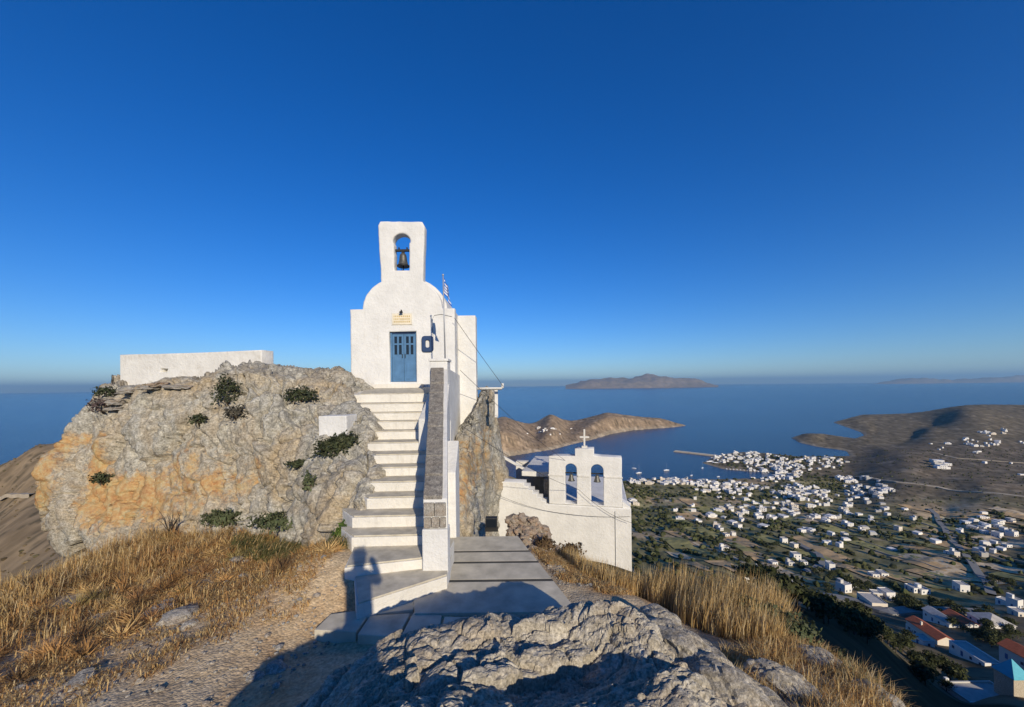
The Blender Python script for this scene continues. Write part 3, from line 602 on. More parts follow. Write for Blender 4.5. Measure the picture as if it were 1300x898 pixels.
# path slabs
path = struct(empty('path', (0, 6, -3.1)), 'grey slab path right of the steps'); path['category'] = 'path'; QO = path.location
rows = [(778, 738.5, -3.055), (736, 715, -3.06), (713, 701, -3.065), (699.5, 681, -3.07)]
for k, (ya_, yb_, z) in enumerate(rows):
    y0 = G(620, ya_, z).y + 0.006; y1 = G(620, yb_, z).y
    def rx(y): t_ = (y - 6.0) / (8.35 - 6.0); return 0.66 + (0.0 - 0.66) * t_
    xs = [-1.35, rx(y0)] 
    prism('slab', [(-1.35 - QO.x, y0 - QO.y), (rx(y0) - QO.x, y0 - QO.y), (rx(y1) - QO.x, y1 - QO.y), (-1.6 - QO.x, y1 - QO.y)], z - 0.16 - QO.z, z - QO.z, M['slab'], path, 0.012)
for k in range(3):
    z = rows[k][2]; y0 = G(620, rows[k][1], z).y; y1 = G(620, rows[k + 1][0], rows[k + 1][2]).y
    prism('joint', [(-1.34 - QO.x, y0 + .004 - QO.y), (0.66 - 0.281 * (y0 - 6.0) - QO.x, y0 + .004 - QO.y), (0.66 - 0.281 * (y1 - 6.0) - QO.x, y1 + .002 - QO.y), (-1.34 - QO.x, y1 + .002 - QO.y)], z - 0.1 - QO.z, z - 0.005 - QO.z, M['joint'], path)
cells = [[(-2.55, 5.0), (-2.0, 4.95), (-1.98, 5.3), (-2.2, 5.42), (-2.5, 5.35)], [(-1.96, 4.9), (-1.45, 4.85), (-1.42, 5.35), (-1.95, 5.3)], [(-1.41, 4.88), (-0.95, 4.9), (-0.98, 5.3), (-1.38, 5.4)], [(-0.92, 4.9), (-0.3, 4.85), (-0.3, 5.22), (-0.94, 5.26)],
         [(-2.18, 5.46), (-1.97, 5.34), (-1.4, 5.44), (-1.42, 5.75), (-1.9, 5.62)], [(-1.37, 5.44), (-0.98, 5.34), (-0.95, 5.6), (-1.0, 5.95), (-1.36, 5.78)]]
for cpts in cells:
    prism('slab', [(x - QO.x, y - QO.y) for x, y in cpts], -0.15, -3.075 - QO.z + RNG.uniform(-0.012, 0.012), M['slab'], path, 0.012)

# ------------------------------------------------------------------ chapel
CY = 13.5; CXm = P(511.7, 487, CY).x; CZ0 = P(511.7, 487, CY).z
chapel = empty('chapel', (CXm, CY, CZ0)); tag(chapel, 'small whitewashed chapel with bell arch and blue door at the top of the steps', 'chapel')
S = CY / F
def wob(pts, a=0.008, step_=0.12):
    out = []
    for i, (x, z) in enumerate(pts):
        x2, z2 = pts[(i + 1) % len(pts)]; L = math.hypot(x2 - x, z2 - z); k = max(1, int(L / step_))
        for j in range(k):
            t_ = j / k; out.append((x + (x2 - x) * t_ + random.uniform(-a, a), z + (z2 - z) * t_ + random.uniform(-a, a)))
    return out
hw = 66.5 * S; sh = 95 * S; ar = 50.5 * S
arc = [(ar * math.cos(t_), sh + 41 * S * math.sin(t_)) for t_ in np.linspace(0.0, 1.02, 14)]
bw0, bw1, bt = 27 * S, 29.2 * S, 206.5 * S
right = [(hw, -2.2), (hw, sh)] + arc + [(bw0, 134 * S), (bw0 + 0.01, 150 * S), (bw1, 180 * S), (bw1 + 0.01, 200 * S), (bw1 - 0.07, bt - 0.03)]
left = [(-x, z) for x, z in right][::-1]
left = [(x, z + (0.03 if z > bt - 0.2 else 0)) for x, z in left]
op_w = 9.5 * S; oz0, oz1 = 144 * S, 190.5 * S
opening = [(op_w, oz0), (op_w * 1.02, oz1 - 12 * S)] + [(op_w * 1.18 * math.cos(t_), oz1 - 11 * S + 11 * S * math.sin(t_)) for t_ in np.linspace(0, math.pi, 14)] + [(-op_w * 1.02, oz1 - 12 * S), (-op_w, oz0)]
dw, dz0, dz1 = 17 * S, 2 * S, 66 * S
door_hole = [(-dw, dz0), (dw, dz0), (dw, dz1), (-dw, dz1)]
outline('facade', [wob(right + left, 0.006), wob(opening, 0.006, 0.1), door_hole], 0.40, 0.05, M['white'], chapel)
# vaulted body behind
bl = 5.6; hwb = hw - 0.05; V = []; Fc = []
prof = [(hwb, -2.2), (hwb, sh - 0.06)] + [((hwb - 0.25) * math.cos(t_), sh - 0.06 + 1.25 * math.sin(t_)) for t_ in np.linspace(0.05, math.pi - 0.05, 18)] + [(-hwb, sh - 0.06), (-hwb, -2.2)]
k = len(prof)
V = [(x, 0.38, z) for x, z in prof] + [(x, bl, z) for x, z in prof]
Fc = [(i, i + 1, i + 1 + k, i + k) for i in range(k - 1)] + [tuple(range(k)), tuple(range(k, 2 * k))[::-1]]
bm_me = new_mesh('nave', V, Fc); bm = bmesh.new(); bm.from_mesh(bm_me); bmesh.ops.recalc_face_normals(bm, faces=bm.faces[:]); bm.to_mesh(bm_me); bm.free()
link('nave', bm_me, M['white'], chapel)
# annex on the right side
ax0 = hw - 0.06; ax1 = P(604.3, 450, 14.6).x - CXm; atop = P(594, 400.5, 14.6).z - CZ0
box('annex', ax0, ax1, 1.1, 1.65, -3.2, atop, M['white'], chapel, 0.04)
box('plinth_step', -36 * S, 26 * S, -0.32, 0.05, -0.16, -0.015, M['white_step'], chapel, 0.015)
# door
door = empty('door', (0, 0.16, dz0)); door.parent = chapel
H = dz1 - dz0; W = dw
box('frame', -W + 0.003, -W + 0.055, -0.03, 0.06, 0.003, H - 0.004, M['blue'], door); box('frame', W - 0.055, W - 0.003, -0.03, 0.06, 0.003, H - 0.004, M['blue'], door); box('frame', -W + 0.057, W - 0.057, -0.03, 0.06, H - 0.06, H - 0.004, M['blue_dark'], door)
for s in (-1, 1):
    x0, x1 = (-W + 0.06, -0.006) if s < 0 else (0.006, W - 0.06)
    zb0 = H * 0.55
    bars = [(x0, x1, 0, 0.04, 0.01, zb0), (x0, x0 + 0.07, 0, 0.04, zb0 + 0.001, H - 0.065), (x1 - 0.07, x1, 0, 0.04, zb0 + 0.001, H - 0.065), ((x0 + x1) / 2 - 0.03, (x0 + x1) / 2 + 0.03, 0, 0.04, zb0 + 0.001, H - 0.065),
            (x0 + 0.071, (x0 + x1) / 2 - 0.031, 0, 0.039, H - 0.15, H - 0.066), ((x0 + x1) / 2 + 0.031, x1 - 0.071, 0, 0.039, H - 0.15, H - 0.066),
            (x0 + 0.071, (x0 + x1) / 2 - 0.031, 0, 0.039, H * 0.745, H * 0.775), ((x0 + x1) / 2 + 0.031, x1 - 0.071, 0, 0.039, H * 0.745, H * 0.775)]
    link('door_leaf', merge_boxes('door_leaf', bars), M['blue'], door)
    for pz0, pz1 in ((zb0, H * 0.745), (H * 0.775, H - 0.15)):
        for (p0, p1) in ((x0 + 0.07, (x0 + x1) / 2 - 0.03), ((x0 + x1) / 2 + 0.03, x1 - 0.07)):
            box('pane', p0 - .004, p1 + .004, 0.015, 0.022, pz0, pz1 + .004, M['glass'], door)
    box('panel', x0 + 0.07, x1 - 0.07, -0.012, -0.001, 0.1, zb0 - 0.06, M['blue'], door, 0.004)
    box('handle', (x1 - 0.05) if s < 0 else (x0 + 0.035), (x1 - 0.035) if s < 0 else (x0 + 0.05), -0.05, -0.013, H * 0.48, H * 0.56, M['iron'], door)
# plaque and lamp over the door
pq = box('plaque', -12.5 * S, 12 * S, -0.03, 0.02, 74.5 * S, 88.5 * S, M['marble'], chapel, 0.006)
for row in range(3):
    x = -10.5 * S; bits = []
    while x < 9.5 * S:
        w_ = random.uniform(0.02, 0.055); bits.append((x, x + w_, -0.033, -0.029, (77.2 + row * 3.4) * S, (79.2 + row * 3.4) * S)); x += w_ + 0.022
    o = link('inscription', merge_boxes('inscription', bits), M['carve'], pq); o['kind'] = 'stuff'
link('plaque_frame', merge_boxes('plaque_frame', [(-13.3 * S, 12.8 * S, -0.022, 0.02, 88.6 * S, 89.6 * S), (-13.3 * S, -12.6 * S, -0.022, 0.02, 74 * S, 88.55 * S), (12.1 * S, 12.8 * S, -0.022, 0.02, 74 * S, 88.55 * S)]), M['white_worn'], pq)
lamp = link('wall_lamp', tube_mesh('wall_lamp', [(0, 0.02, 90 * S), (0, -0.06, 92 * S), (0, -0.13, 92.5 * S), (0, -0.14, 90.3 * S)], 0.016), M['iron'], chapel)
link('lamp_shade', lathe('lamp_shade', [(0.015, 0.06), (0.05, 0.04), (0.065, 0.0)], 14), M['iron'], lamp, (0, -0.14, 88.9 * S))
# blue notice frame
def rrect(x0, x1, z0, z1, r, k=5):
    out = []
    for cx, cz, a0 in ((x1 - r, z1 - r, 0), (x0 + r, z1 - r, 90), (x0 + r, z0 + r, 180), (x1 - r, z0 + r, 270)):
        for j in range(k + 1):
            a = math.radians(a0 + 90 * j / k); out.append((cx + r * math.cos(a), cz + r * math.sin(a)))
    return out
nb = outline('notice_frame', [rrect(24.6 * S, 39.4 * S, 39.5 * S, 59.8 * S, 0.1), rrect(29.5 * S, 34.5 * S, 45 * S, 54.5 * S, 0.06)], 0.09, 0.02, M['blue_dark'], chapel, (0, -0.075, 0))
box('notice_sheet', 29 * S, 35 * S, -0.02, -0.004, 44.5 * S, 55 * S, M['white'], nb)
nb.children[0].location = (0, 0.075, 0)
# bell
bell = empty('bell', (0, 0.2, oz0 + 0.14)); bell.parent = chapel
link('bell_body', lathe('bell_body', [(0.0, 0.50), (0.06, 0.495), (0.105, 0.45), (0.12, 0.38), (0.135, 0.25), (0.165, 0.12), (0.20, 0.06), (0.205, 0.03), (0.19, 0.02), (0.0, 0.10)], 26), M['bronze'], bell)
link('bell_rim', lathe('bell_rim', [(0.196, 0.02), (0.212, 0.03), (0.212, 0.075), (0.19, 0.09)], 26), M['iron'], bell)
link('clapper', tube_mesh('clapper', [(0, 0, 0.3), (0, 0, 0.0), (0, 0, -0.09)], 0.02), M['iron'], bell)
link('yoke', merge_boxes('yoke', [(-op_w * 1.02, op_w * 1.02, -0.04, 0.04, 0.56, 0.63), (-0.05, 0.05, -0.03, 0.03, 0.48, 0.56), (-0.16, -0.12, -0.03, 0.03, 0.63, 0.70), (0.12, 0.16, -0.03, 0.03, 0.63, 0.70)]), M['iron'], bell)
link('rope', tube_mesh('rope', [(0, 0, -0.08), (0.01, -0.1, -0.14), (0.0, -0.29, -0.12)], 0.008, 5), M['cable'], bell)
def cable(pts, label, r=0.008, name='cable', sag=0.0, cat='cable', par_=None, grp=None):
    out = []
    pts = [Vector(p) for p in pts]
    for a, b_ in zip(pts[:-1], pts[1:]):
        for j in range(8):
            t_ = j / 8; q_ = a.lerp(b_, t_); q_.z -= sag * 4 * t_ * (1 - t_); out.append(q_)
    out.append(pts[-1]); o = link(name, tube_mesh(name, out, r, 5), M['cable'], par_)
    if label: tag(o, label, cat, grp)
    return o
o = link('lamp_wire', tube_mesh('lamp_wire', [(39 * S, -0.012, 57 * S), (38 * S, -0.012, 72 * S), (37.5 * S, -0.012, 80 * S), (41 * S, -0.012, 86 * S), (50 * S, -0.012, 87 * S), (63 * S, -0.012, 84 * S)], 0.006, 5), M['cable'], chapel)

# flagpole
fp0 = P(565.3, 460, 11.5); fp1 = P(562.6, 351, 11.5)
fl = empty('flagpole', (fp0.x, 11.48, 0.8)); tag(fl, 'thin grey flagpole with a limp blue and white striped flag on the parapet pillar', 'flagpole')
link('pole', tube_mesh('pole', [(0, 0, -0.02), (fp1.x - fp0.x, 0, fp1.z - 0.8)], 0.022, 8, 0.016), M['steel'], fl)
link('finial', lathe('finial', [(0, 0.05), (0.03, 0.03), (0.03, 0.0), (0, -0.02)], 8), M['steel'], fl, (fp1.x - fp0.x, 0, fp1.z - 0.8 + 0.02))
m, n, l, b = mat_new('flag_cloth', 0.8, 0.2); uv = n.new('ShaderNodeTexCoord'); wv = n.new('ShaderNodeSeparateXYZ'); l.new(uv.outputs['UV'], wv.inputs[0])
mm = n.new('ShaderNodeMath'); mm.operation = 'MULTIPLY'; mm.inputs[1].default_value = 4.5; l.new(wv.outputs[1], mm.inputs[0]); fr_ = n.new('ShaderNodeMath'); fr_.operation = 'FRACT'; l.new(mm.outputs[0], fr_.inputs[0]); gt = n.new('ShaderNodeMath'); gt.operation = 'GREATER_THAN'; gt.inputs[1].default_value = 0.5; l.new(fr_.outputs[0], gt.inputs[0])
l.new(mixc(n, l, gt.outputs[0], (0.03, 0.09, 0.36), (0.75, 0.75, 0.75)), b.inputs['Base Color']); M['flag'] = m
V = np.zeros((14, 26, 3)); UVs = np.zeros((14, 26, 2))
for i in range(14):
    for j in range(26):
        u, w_ = i / 13, j / 25                       # u along the fly, w_ down the hoist
        sx = u * 0.22 + 0.03 * math.sin(u * 9 + w_ * 4); sy = 0.07 * math.sin(u * 11 + w_ * 3) * u
        V[i, j] = (0.02 + sx * (0.55 + 0.45 * w_), sy, -w_ * 0.42 - u * 0.42 * (0.6 + 0.4 * w_)); UVs[i, j] = (u, 1 - w_)
fm = np_mesh('flag', V.reshape(-1, 3), grid_faces(14, 26), True); ul = fm.uv_layers.new(name='UVMap'); idx = np.zeros(len(fm.loops), np.int32); fm.loops.foreach_get('vertex_index', idx); ul.data.foreach_set('uv', UVs.reshape(-1, 2)[idx].astype(np.float32).ravel())
link('flag', fm, M['flag'], fl, (fp1.x - fp0.x, 0, fp1.z - 0.85))

# white wall on top of the left rock
a = P(152, 470, 14.3); b_ = P(332, 470, 13.2); topz = P(332, 444.5, 13.2).z
d_ = Vector((b_.x - a.x, b_.y - a.y, 0)); L = d_.length; rz = math.atan2(d_.y, d_.x)
tw = empty('rampart_wall', (a.x, a.y, 0), rz); tag(tw, 'low white plastered wall with a dark hole on top of the left rock', 'wall')
outline('wall', [wob([(0, -1.3), (L, -1.3), (L, topz), (L * 0.5, topz - 0.02), (0, topz - 0.0)], 0.008, 0.7), [(L * 0.30, topz - 0.66), (L * 0.345, topz - 0.68), (L * 0.355, topz - 0.56), (L * 0.31, topz - 0.54)]], 0.55, 0.04, M['white_worn'], tw)
box('drain_back', L * 0.29, L * 0.37, 0.3, 0.5, topz - 0.75, topz - 0.45, M['iron'], tw)
q = on_rock(422, 541); o = box('white_tank', -0.36, 0.36, -0.02, 0.5, -0.26, 0.24, M['white'], None, 0.02); o.location = (q.x, q.y - 0.12, q.z); o.rotation_euler = (0, -0.02, -0.12); tag(o, 'small white concrete block set into the rock left of the steps', 'block')
# pipe bracket right of the annex
a = P(606, 493.5, 14.9); b_ = P(637, 493.5, 14.9)
o = link('pipe', tube_mesh('pipe', [a, b_, b_ + Vector((0.03, 0, 0.03)), b_ + Vector((0.03, 0, 0.2))], 0.05, 8), M['white']); tag(o, 'white pipe with upturned end sticking out right of the chapel', 'pipe')
prism('post', [(P(628, 500, 15.3).x, 15.3), (P(632, 500, 15.3).x, 15.3), (P(632, 500, 15.3).x, 15.42), (P(628, 500, 15.3).x, 15.42)], P(630, 530, 15.3).z, P(630, 492, 15.3).z, M['white'])
tag(bpy.data.objects['post'], 'thin white concrete post against the rock below the pipe', 'post')

# ------------------------------------------------------------------ lower chapel with double bell arch
LRZ = math.radians(-12.5); LO = P(697, 640, 18.1)
low = empty('bell_gable_chapel', LO, LRZ); tag(low, 'white lower chapel with two bell arches and a cross beside the slab path', 'chapel')
def archo(x0, x1, z0, z1):
    r = (x1 - x0) / 2; c = (x0 + x1) / 2
    return [(x1, z0), (x1, z1 - r)] + [(c + r * math.cos(t_), z1 - r + r * math.sin(t_)) for t_ in np.linspace(0.15, math.pi - 0.15, 12)] + [(x0, z1 - r), (x0, z0)]
g_out = [(0, 0.002), (3.25, 0.002), (3.25, 2.2), (2.05, 2.26), (2.05, 2.58), (1.2, 2.58), (1.2, 2.24), (0, 2.2)]
outline('bell_gable', [wob(g_out, 0.008, 0.25), archo(0.74, 1.27, 0.06, 1.88), archo(1.9, 2.45, 0.06, 1.88)], 0.6, 0.03, M['white'], low, (0, 0.02, 0))
for mx0, mx1 in ((-0.03, 0.70), (1.31, 1.86), (2.49, 3.28)): box('moulding', mx0, mx1, -0.02, 0.05, 1.30, 1.36, M['white_worn'], low, 0.01)
cr_ = link('cross', merge_boxes('cross', [(1.585, 1.66, 0.285, 0.36, 2.575, 3.42), (1.41, 1.584, 0.29, 0.355, 3.02, 3.095), (1.661, 1.84, 0.29, 0.355, 3.02, 3.095), (1.5, 1.75, 0.2, 0.44, 2.57, 2.66)], 0.008), M['white_worn'], low)
wl_ = [(-3.35, -4.2), (3.62, -4.2), (3.62, -0.02), (-0.15, -0.02), (-0.15, 0.12), (-0.35, 0.12), (-0.35, 0.28), (-0.55, 0.28), (-0.55, 0.45), (-0.75, 0.45), (-0.75, 0.62), (-0.95, 0.62), (-0.95, 0.78), (-1.15, 0.78), (-1.15, 0.93), (-3.2, 0.95), (-3.35, 0.8)]
outline('courtyard_wall', [wl_], 0.7, 0.02, M['white'], low, (0, -0.05, 0))
prism('shoulder', [(3.26, 0.05), (3.6, 0.05), (3.6, 0.6), (3.26, 0.6)], -0.03, [0.28, 0.02, 0.02, 0.28], M['white'], low)
box('nave', 0.0, 3.6, 0.66, 7.0, -4.0, -0.25, M['white'], low, 0.05)
box('porch_roof', -1.5, 0.05, 1.2, 5.5, 0.96, 1.20, M['white'], low, 0.02)
box('porch_back', -2.6, -0.05, 5.0, 5.4, -3.0, 0.94, M['white_worn'], low)
box('porch_side', -0.35, -0.02, 0.8, 4.98, -3.0, 0.94, M['coping'], low)
link('stair_rail', merge_boxes('stair_rail', [(-0.06, 0.06, -0.06, 0.06, 0, 1.9)]), M['white'], low, (-1.45, 2.0, 1.1)).rotation_euler = (0, math.radians(-62), 0)
for (xc) in (1.005, 2.175):
    bb = link('bell', lathe('bell', [(0.0, 0.34), (0.05, 0.335), (0.085, 0.28), (0.10, 0.18), (0.14, 0.06), (0.165, 0.02), (0.15, 0.015), (0.0, 0.08)], 20), M['bronze'], low, (xc, 0.3, 1.02))
    link('yoke', merge_boxes('yoke', [(-0.27, 0.27, -0.03, 0.03, 0.36, 0.41)]), M['iron'], bb)
box('drain_pipe', 2.93, 2.95, -0.08, -0.052, -3.0, -0.15, M['steel'], low)
box('drain_hole', 1.35, 1.46, -0.058, -0.04, -1.75, -1.64, M['iron'], low)
# cables
w0 = P(577, 404, 13.2)
cable([w0, P(640, 492, 14.9)], 'thin dark stay wire from the chapel corner to the white pipe', 0.008, 'stay_wire', 0.02)
cable([P(584, 470, 13.0), P(722, 588, 18.2)], 'upper dark cable running from the chapel wall to the left bell arch', 0.008, 'cable', 0.15)
cable([P(606, 616, 18.4), P(690, 648, 18.0), P(800, 656, 17.2)], 'dark cable sagging across the white courtyard wall', 0.008, 'cable', 0.12)
cable([P(585, 540, 11.8), P(735, 622, 17.6), P(802, 664, 17.0)], 'dark cable crossing from the rock face to the right corner of the lower chapel', 0.008, 'cable', 0.2)
q = G(624, 672, -3.2); fb = empty('floodlight', (q.x, q.y, q.z)); tag(fb, 'small dark box floodlight on the ground at the end of the path', 'floodlight')
box('housing', -0.13, 0.13, -0.08, 0.08, 0.05, 0.27, M['iron'], fb, 0.012); box('glass', -0.11, 0.11, -0.086, -0.081, 0.07, 0.25, M['glass'], fb); box('bracket', -0.145, 0.145, -0.02, 0.02, -0.05, 0.052, M['iron'], fb)

# rubble wall right of the path
rub = empty('rubble_wall', tuple(G(672, 690, -3.4))); tag(rub, 'tumbledown dry stone wall of reddish rubble right of the path end', 'wall'); RO = rub.location
def block_stone(seed):
    bm = bmesh.new(); bmesh.ops.create_icosphere(bm, subdivisions=3, radius=1.0); v = np.array([x.co[:] for x in bm.verts]); r_ = np.random.default_rng(seed); w_ = v; v = v / (np.abs(w_) ** 6).sum(1)[:, None] ** (1 / 6) * np.array([1, 0.8, 0.62]); v += v * (0.12 * fbm(v * 2.2 + seed, 3, seed) + 0.34 * blocky(v * 1.5 + seed, seed) + 0.1 * blocky(v * 4 + seed, seed + 1))[:, None]
    for x, c_ in zip(bm.verts, v): x.co = c_
    me = bpy.data.meshes.new('stone'); bm.to_mesh(me); bm.free(); return me
meshes = [block_stone(30 + k) for k in range(6)]
rb = [(px + RNG.uniform(-5, 5), py + RNG.uniform(-4, 6), Y_ + RNG.uniform(-.2, .2), RNG.uniform(.14, .24)) for (px, py, Y_, s_) in [(655, 666, 9.2, 0), (668, 668, 9.1, 0), (680, 672, 9.0, 0), (662, 682, 8.8, 0), (674, 684, 8.7, 0), (688, 684, 8.8, 0), (652, 672, 9.3, 0), (700, 696, 8.5, 0), (660, 694, 8.4, 0), (690, 704, 8.2, 0), (676, 700, 8.2, 0), (696, 684, 9.0, 0)]] + [(652, 661, 9.3, 0.30), (664, 660, 9.3, 0.26), (676, 663, 9.2, 0.26), (688, 672, 9.1, 0.24), (660, 674, 9.0, 0.24), (672, 676, 8.9, 0.24), (684, 684, 8.8, 0.22), (658, 688, 8.6, 0.22), (670, 690, 8.5, 0.24), (682, 696, 8.4, 0.2), (694, 690, 8.9, 0.2), (666, 700, 8.1, 0.18), (680, 706, 7.9, 0.16), (655, 668, 9.6, 0.3), (692, 700, 8.4, 0.16), (668, 664, 9.7, 0.32), (650, 676, 9.0, 0.2)]
for k, (px, py, Y, s) in enumerate(rb):
    o = link('stone', meshes[k % 6], M['rubble'], rub, P(px, py, Y) - RO); s *= 0.62; o.scale = (s, s, s); o.rotation_euler = (RNG.uniform(-.4, .4), RNG.uniform(-.4, .4), RNG.uniform(0, 6))

# stacked slabs at the upper left corner of the rock
for k, (px, py, sx, sz, lab) in enumerate([(148, 506, .34, .16, 'pale yellowish block stacked at the upper left corner of the rock'), (146, 516, .42, .09, 'flat slab under the yellowish block at the rock corner'), (163, 494, .5, .12, 'grey slab at the left foot of the rampart wall'), (190, 490, .6, .13, 'long grey slab below the rampart wall'), (228, 486, .75, .11, 'dark oblong slab under the middle of the rampart wall'), (128, 508, .3, .14, 'small dark block at the far left rock corner'), (205, 484, .35, .13, 'reddish block below the rampart wall')]):
    q = on_rock(px, py); me = block_stone(90 + k); o = link('stone_slab', me, M['stone'] if k != 6 else M['rubble'], None, q + Vector((0, -0.05, 0.0))); o.scale = (sx * 0.55, 0.22, sz * 0.8); o.rotation_euler = (0, RNG.uniform(-.12, .12), RNG.uniform(-.3, .3)); tag(o, lab, 'stone', 'slabs on the rock corner')
# ------------------------------------------------------------------ vegetation on the ridge
def blades(name, base, h, width, lean, cols, mat, wild=0.35, wind=(0.25, 0.1)):
    N = len(base); an = RNG.uniform(0, 2 * math.pi, N); dirv = np.stack([np.cos(an), np.sin(an), np.zeros(N)], 1)
    side = np.stack([-np.sin(an), np.cos(an), np.zeros(N)], 1) * width[:, None]
    ln = (dirv * lean[:, None] + np.array([wind[0], wind[1], 0])) * h[:, None]
    up = np.array([0, 0, 1.0]) * h[:, None]
    mid = base + ln * 0.3 + up * 0.55; tip = base + ln + up * (1 - wild * np.clip(lean, 0, 1))[:, None]
    v = np.stack([base - side, base + side, mid + side * 0.7, mid - side * 0.7, tip], 1).reshape(-1, 3)
    k = np.arange(N)[:, None] * 5
    f = np.concatenate([k + np.array([[0, 1, 2]]), k + np.array([[0, 2, 3]]), k + np.array([[3, 2, 4]])])
    me = np_mesh(name, v, f, False); vcol(me, np.repeat(cols, 5, 0)); return link(name, me, mat)
def scatter(poly, N, zf=None):
    """random points in a ground polygon"""
    poly = np.array(poly); lo, hi = poly.min(0), poly.max(0); out = []
    while sum(map(len, out)) < N:
        q = RNG.uniform(lo, hi, (N * 2, 2)); ins = np.zeros(len(q), bool); n_ = len(poly)
        for i in range(n_):
            a, b2 = poly[i], poly[(i + 1) % n_]
            ins ^= ((a[1] > q[:, 1]) != (b2[1] > q[:, 1])) & (q[:, 0] < (b2[0] - a[0]) * (q[:, 1] - a[1]) / (b2[1] - a[1] + 1e-12) + a[0])
        out.append(q[ins])
    return np.concatenate(out)[:N]
def straw(N, tones, v=0.18):
    t_ = np.array(tones)[RNG.integers(0, len(tones), N)]; return np.clip(t_ * RNG.uniform(1 - v, 1 + v, (N, 1)), 0, 1)
GOLD = [(0.60, 0.43, 0.19), (0.64, 0.48, 0.24), (0.52, 0.35, 0.15), (0.68, 0.54, 0.31), (0.45, 0.29, 0.12)]
BROWN = [(0.52, 0.30, 0.12), (0.58, 0.36, 0.15), (0.42, 0.23, 0.09), (0.60, 0.42, 0.19), (0.30, 0.17, 0.08), (0.54, 0.39, 0.18)]
GREEN = [(0.10, 0.12, 0.045), (0.13, 0.14, 0.06), (0.16, 0.15, 0.06), (0.20, 0.18, 0.08)]
# left: tangled brown scrub and grass
polyL = [(-13, 4.5), (-12.5, 8.5), (-9.5, 10.5), (-6.5, 10.5), (-3.6, 8.4), (-2.6, 6.8), (-3.4, 6.0), (-4.6, 5.9), (-5.3, 5.0), (-5.0, 4.3), (-6.2, 3.5), (-8.5, 3.0)]
seeds = scatter(polyL, 900); p2 = np.repeat(seeds, 60, 0); p2 = p2 + RNG.normal(size=p2.shape) * np.repeat(RNG.uniform(0.05, 0.16, len(seeds)), 60)[:, None]; cl_h = np.repeat(RNG.uniform(0.5, 1.5, len(seeds)), 60); cl_g = np.repeat(RNG.random(len(seeds)), 60); cl_w = np.repeat(RNG.uniform(0.2, 1.0, len(seeds)), 60)
dens = fbm(np.c_[p2 * 0.9, np.zeros(len(p2))], 3, 81) + 0.55 * sstep(-4.5, -7.5, p2[:, 0]) + 0.12
keep = dens + RNG.uniform(-0.25, 0.25, len(p2)) > 0.12; p2 = p2[keep]; dn = np.clip(dens[keep], 0, 1.2); cl_h = cl_h[keep]; cl_g = cl_g[keep]; cl_w = cl_w[keep]
N = len(p2); b3 = np.c_[p2, ground_z(p2) - 0.03]
far = sstep(-5.5, -9, p2[:, 0])
h = RNG.uniform(0.08, 0.30, N) * (0.5 + 0.6 * dn) * (1 + 0.6 * far) * cl_h
mixg = (cl_g + RNG.uniform(-0.2, 0.2, N)) < (0.25 + 0.45 * far); cols = np.where(mixg[:, None], straw(N, GOLD), straw(N, BROWN))
stuff(blades('dry_grass', b3, h, RNG.uniform(0.003, 0.008, N), RNG.uniform(0.1, 2.2, N) * cl_w, cols, M['grass'], 0.7, (0.05, 0.0)), 'tangled brown dry grass and thistles on the left bank', 'grass')
# matted orange-brown short grass between the scrub and the gravel
polyM = [(-5.4, 5.2), (-4.6, 5.7), (-3.6, 5.75), (-2.95, 5.6), (-2.9, 6.6), (-3.6, 8.2), (-6.2, 9.8), (-7.5, 8.5), (-7, 6)]
p2 = scatter(polyM, 30000); dens = fbm(np.c_[p2 * 1.3, np.zeros(len(p2))], 3, 88) + 0.3; keep = dens + RNG.uniform(-0.3, 0.3, len(p2)) > 0.12; p2 = p2[keep]; N = len(p2)
b3 = np.c_[p2, ground_z(p2) - 0.01]; cols = np.where((RNG.random(N) < 0.3)[:, None], straw(N, GOLD), straw(N, BROWN))
stuff(blades('matted_grass', b3, RNG.uniform(0.03, 0.11, N), RNG.uniform(0.004, 0.010, N), RNG.uniform(0.4, 2.6, N), cols, M['grass'], 0.75, (0.05, 0)), 'short matted orange brown grass between cliff foot and gravel', 'grass')
# straggling tufts on the gravel
seeds = scatter([(-6.4, 3.3), (-5.6, 4.8), (-4.7, 5.7), (-2.95, 5.7), (-2.8, 5.3), (-3.8, 4.6), (-4.6, 3.3)], 190); p2 = np.repeat(seeds, 26, 0); p2 = p2 + RNG.normal(size=p2.shape) * 0.055; N = len(p2)
cols = np.where((RNG.random(N) < 0.45)[:, None], straw(N, GOLD), straw(N, BROWN))
stuff(blades('straggling_grass', np.c_[p2, ground_z(p2) - 0.01], RNG.uniform(0.03, 0.13, N), RNG.uniform(0.003, 0.007, N), RNG.uniform(0.3, 2.2, N), cols, M['grass'], 0.7, (0.05, 0)), 'sparse dry tufts straggling over the gravel at lower left', 'grass')
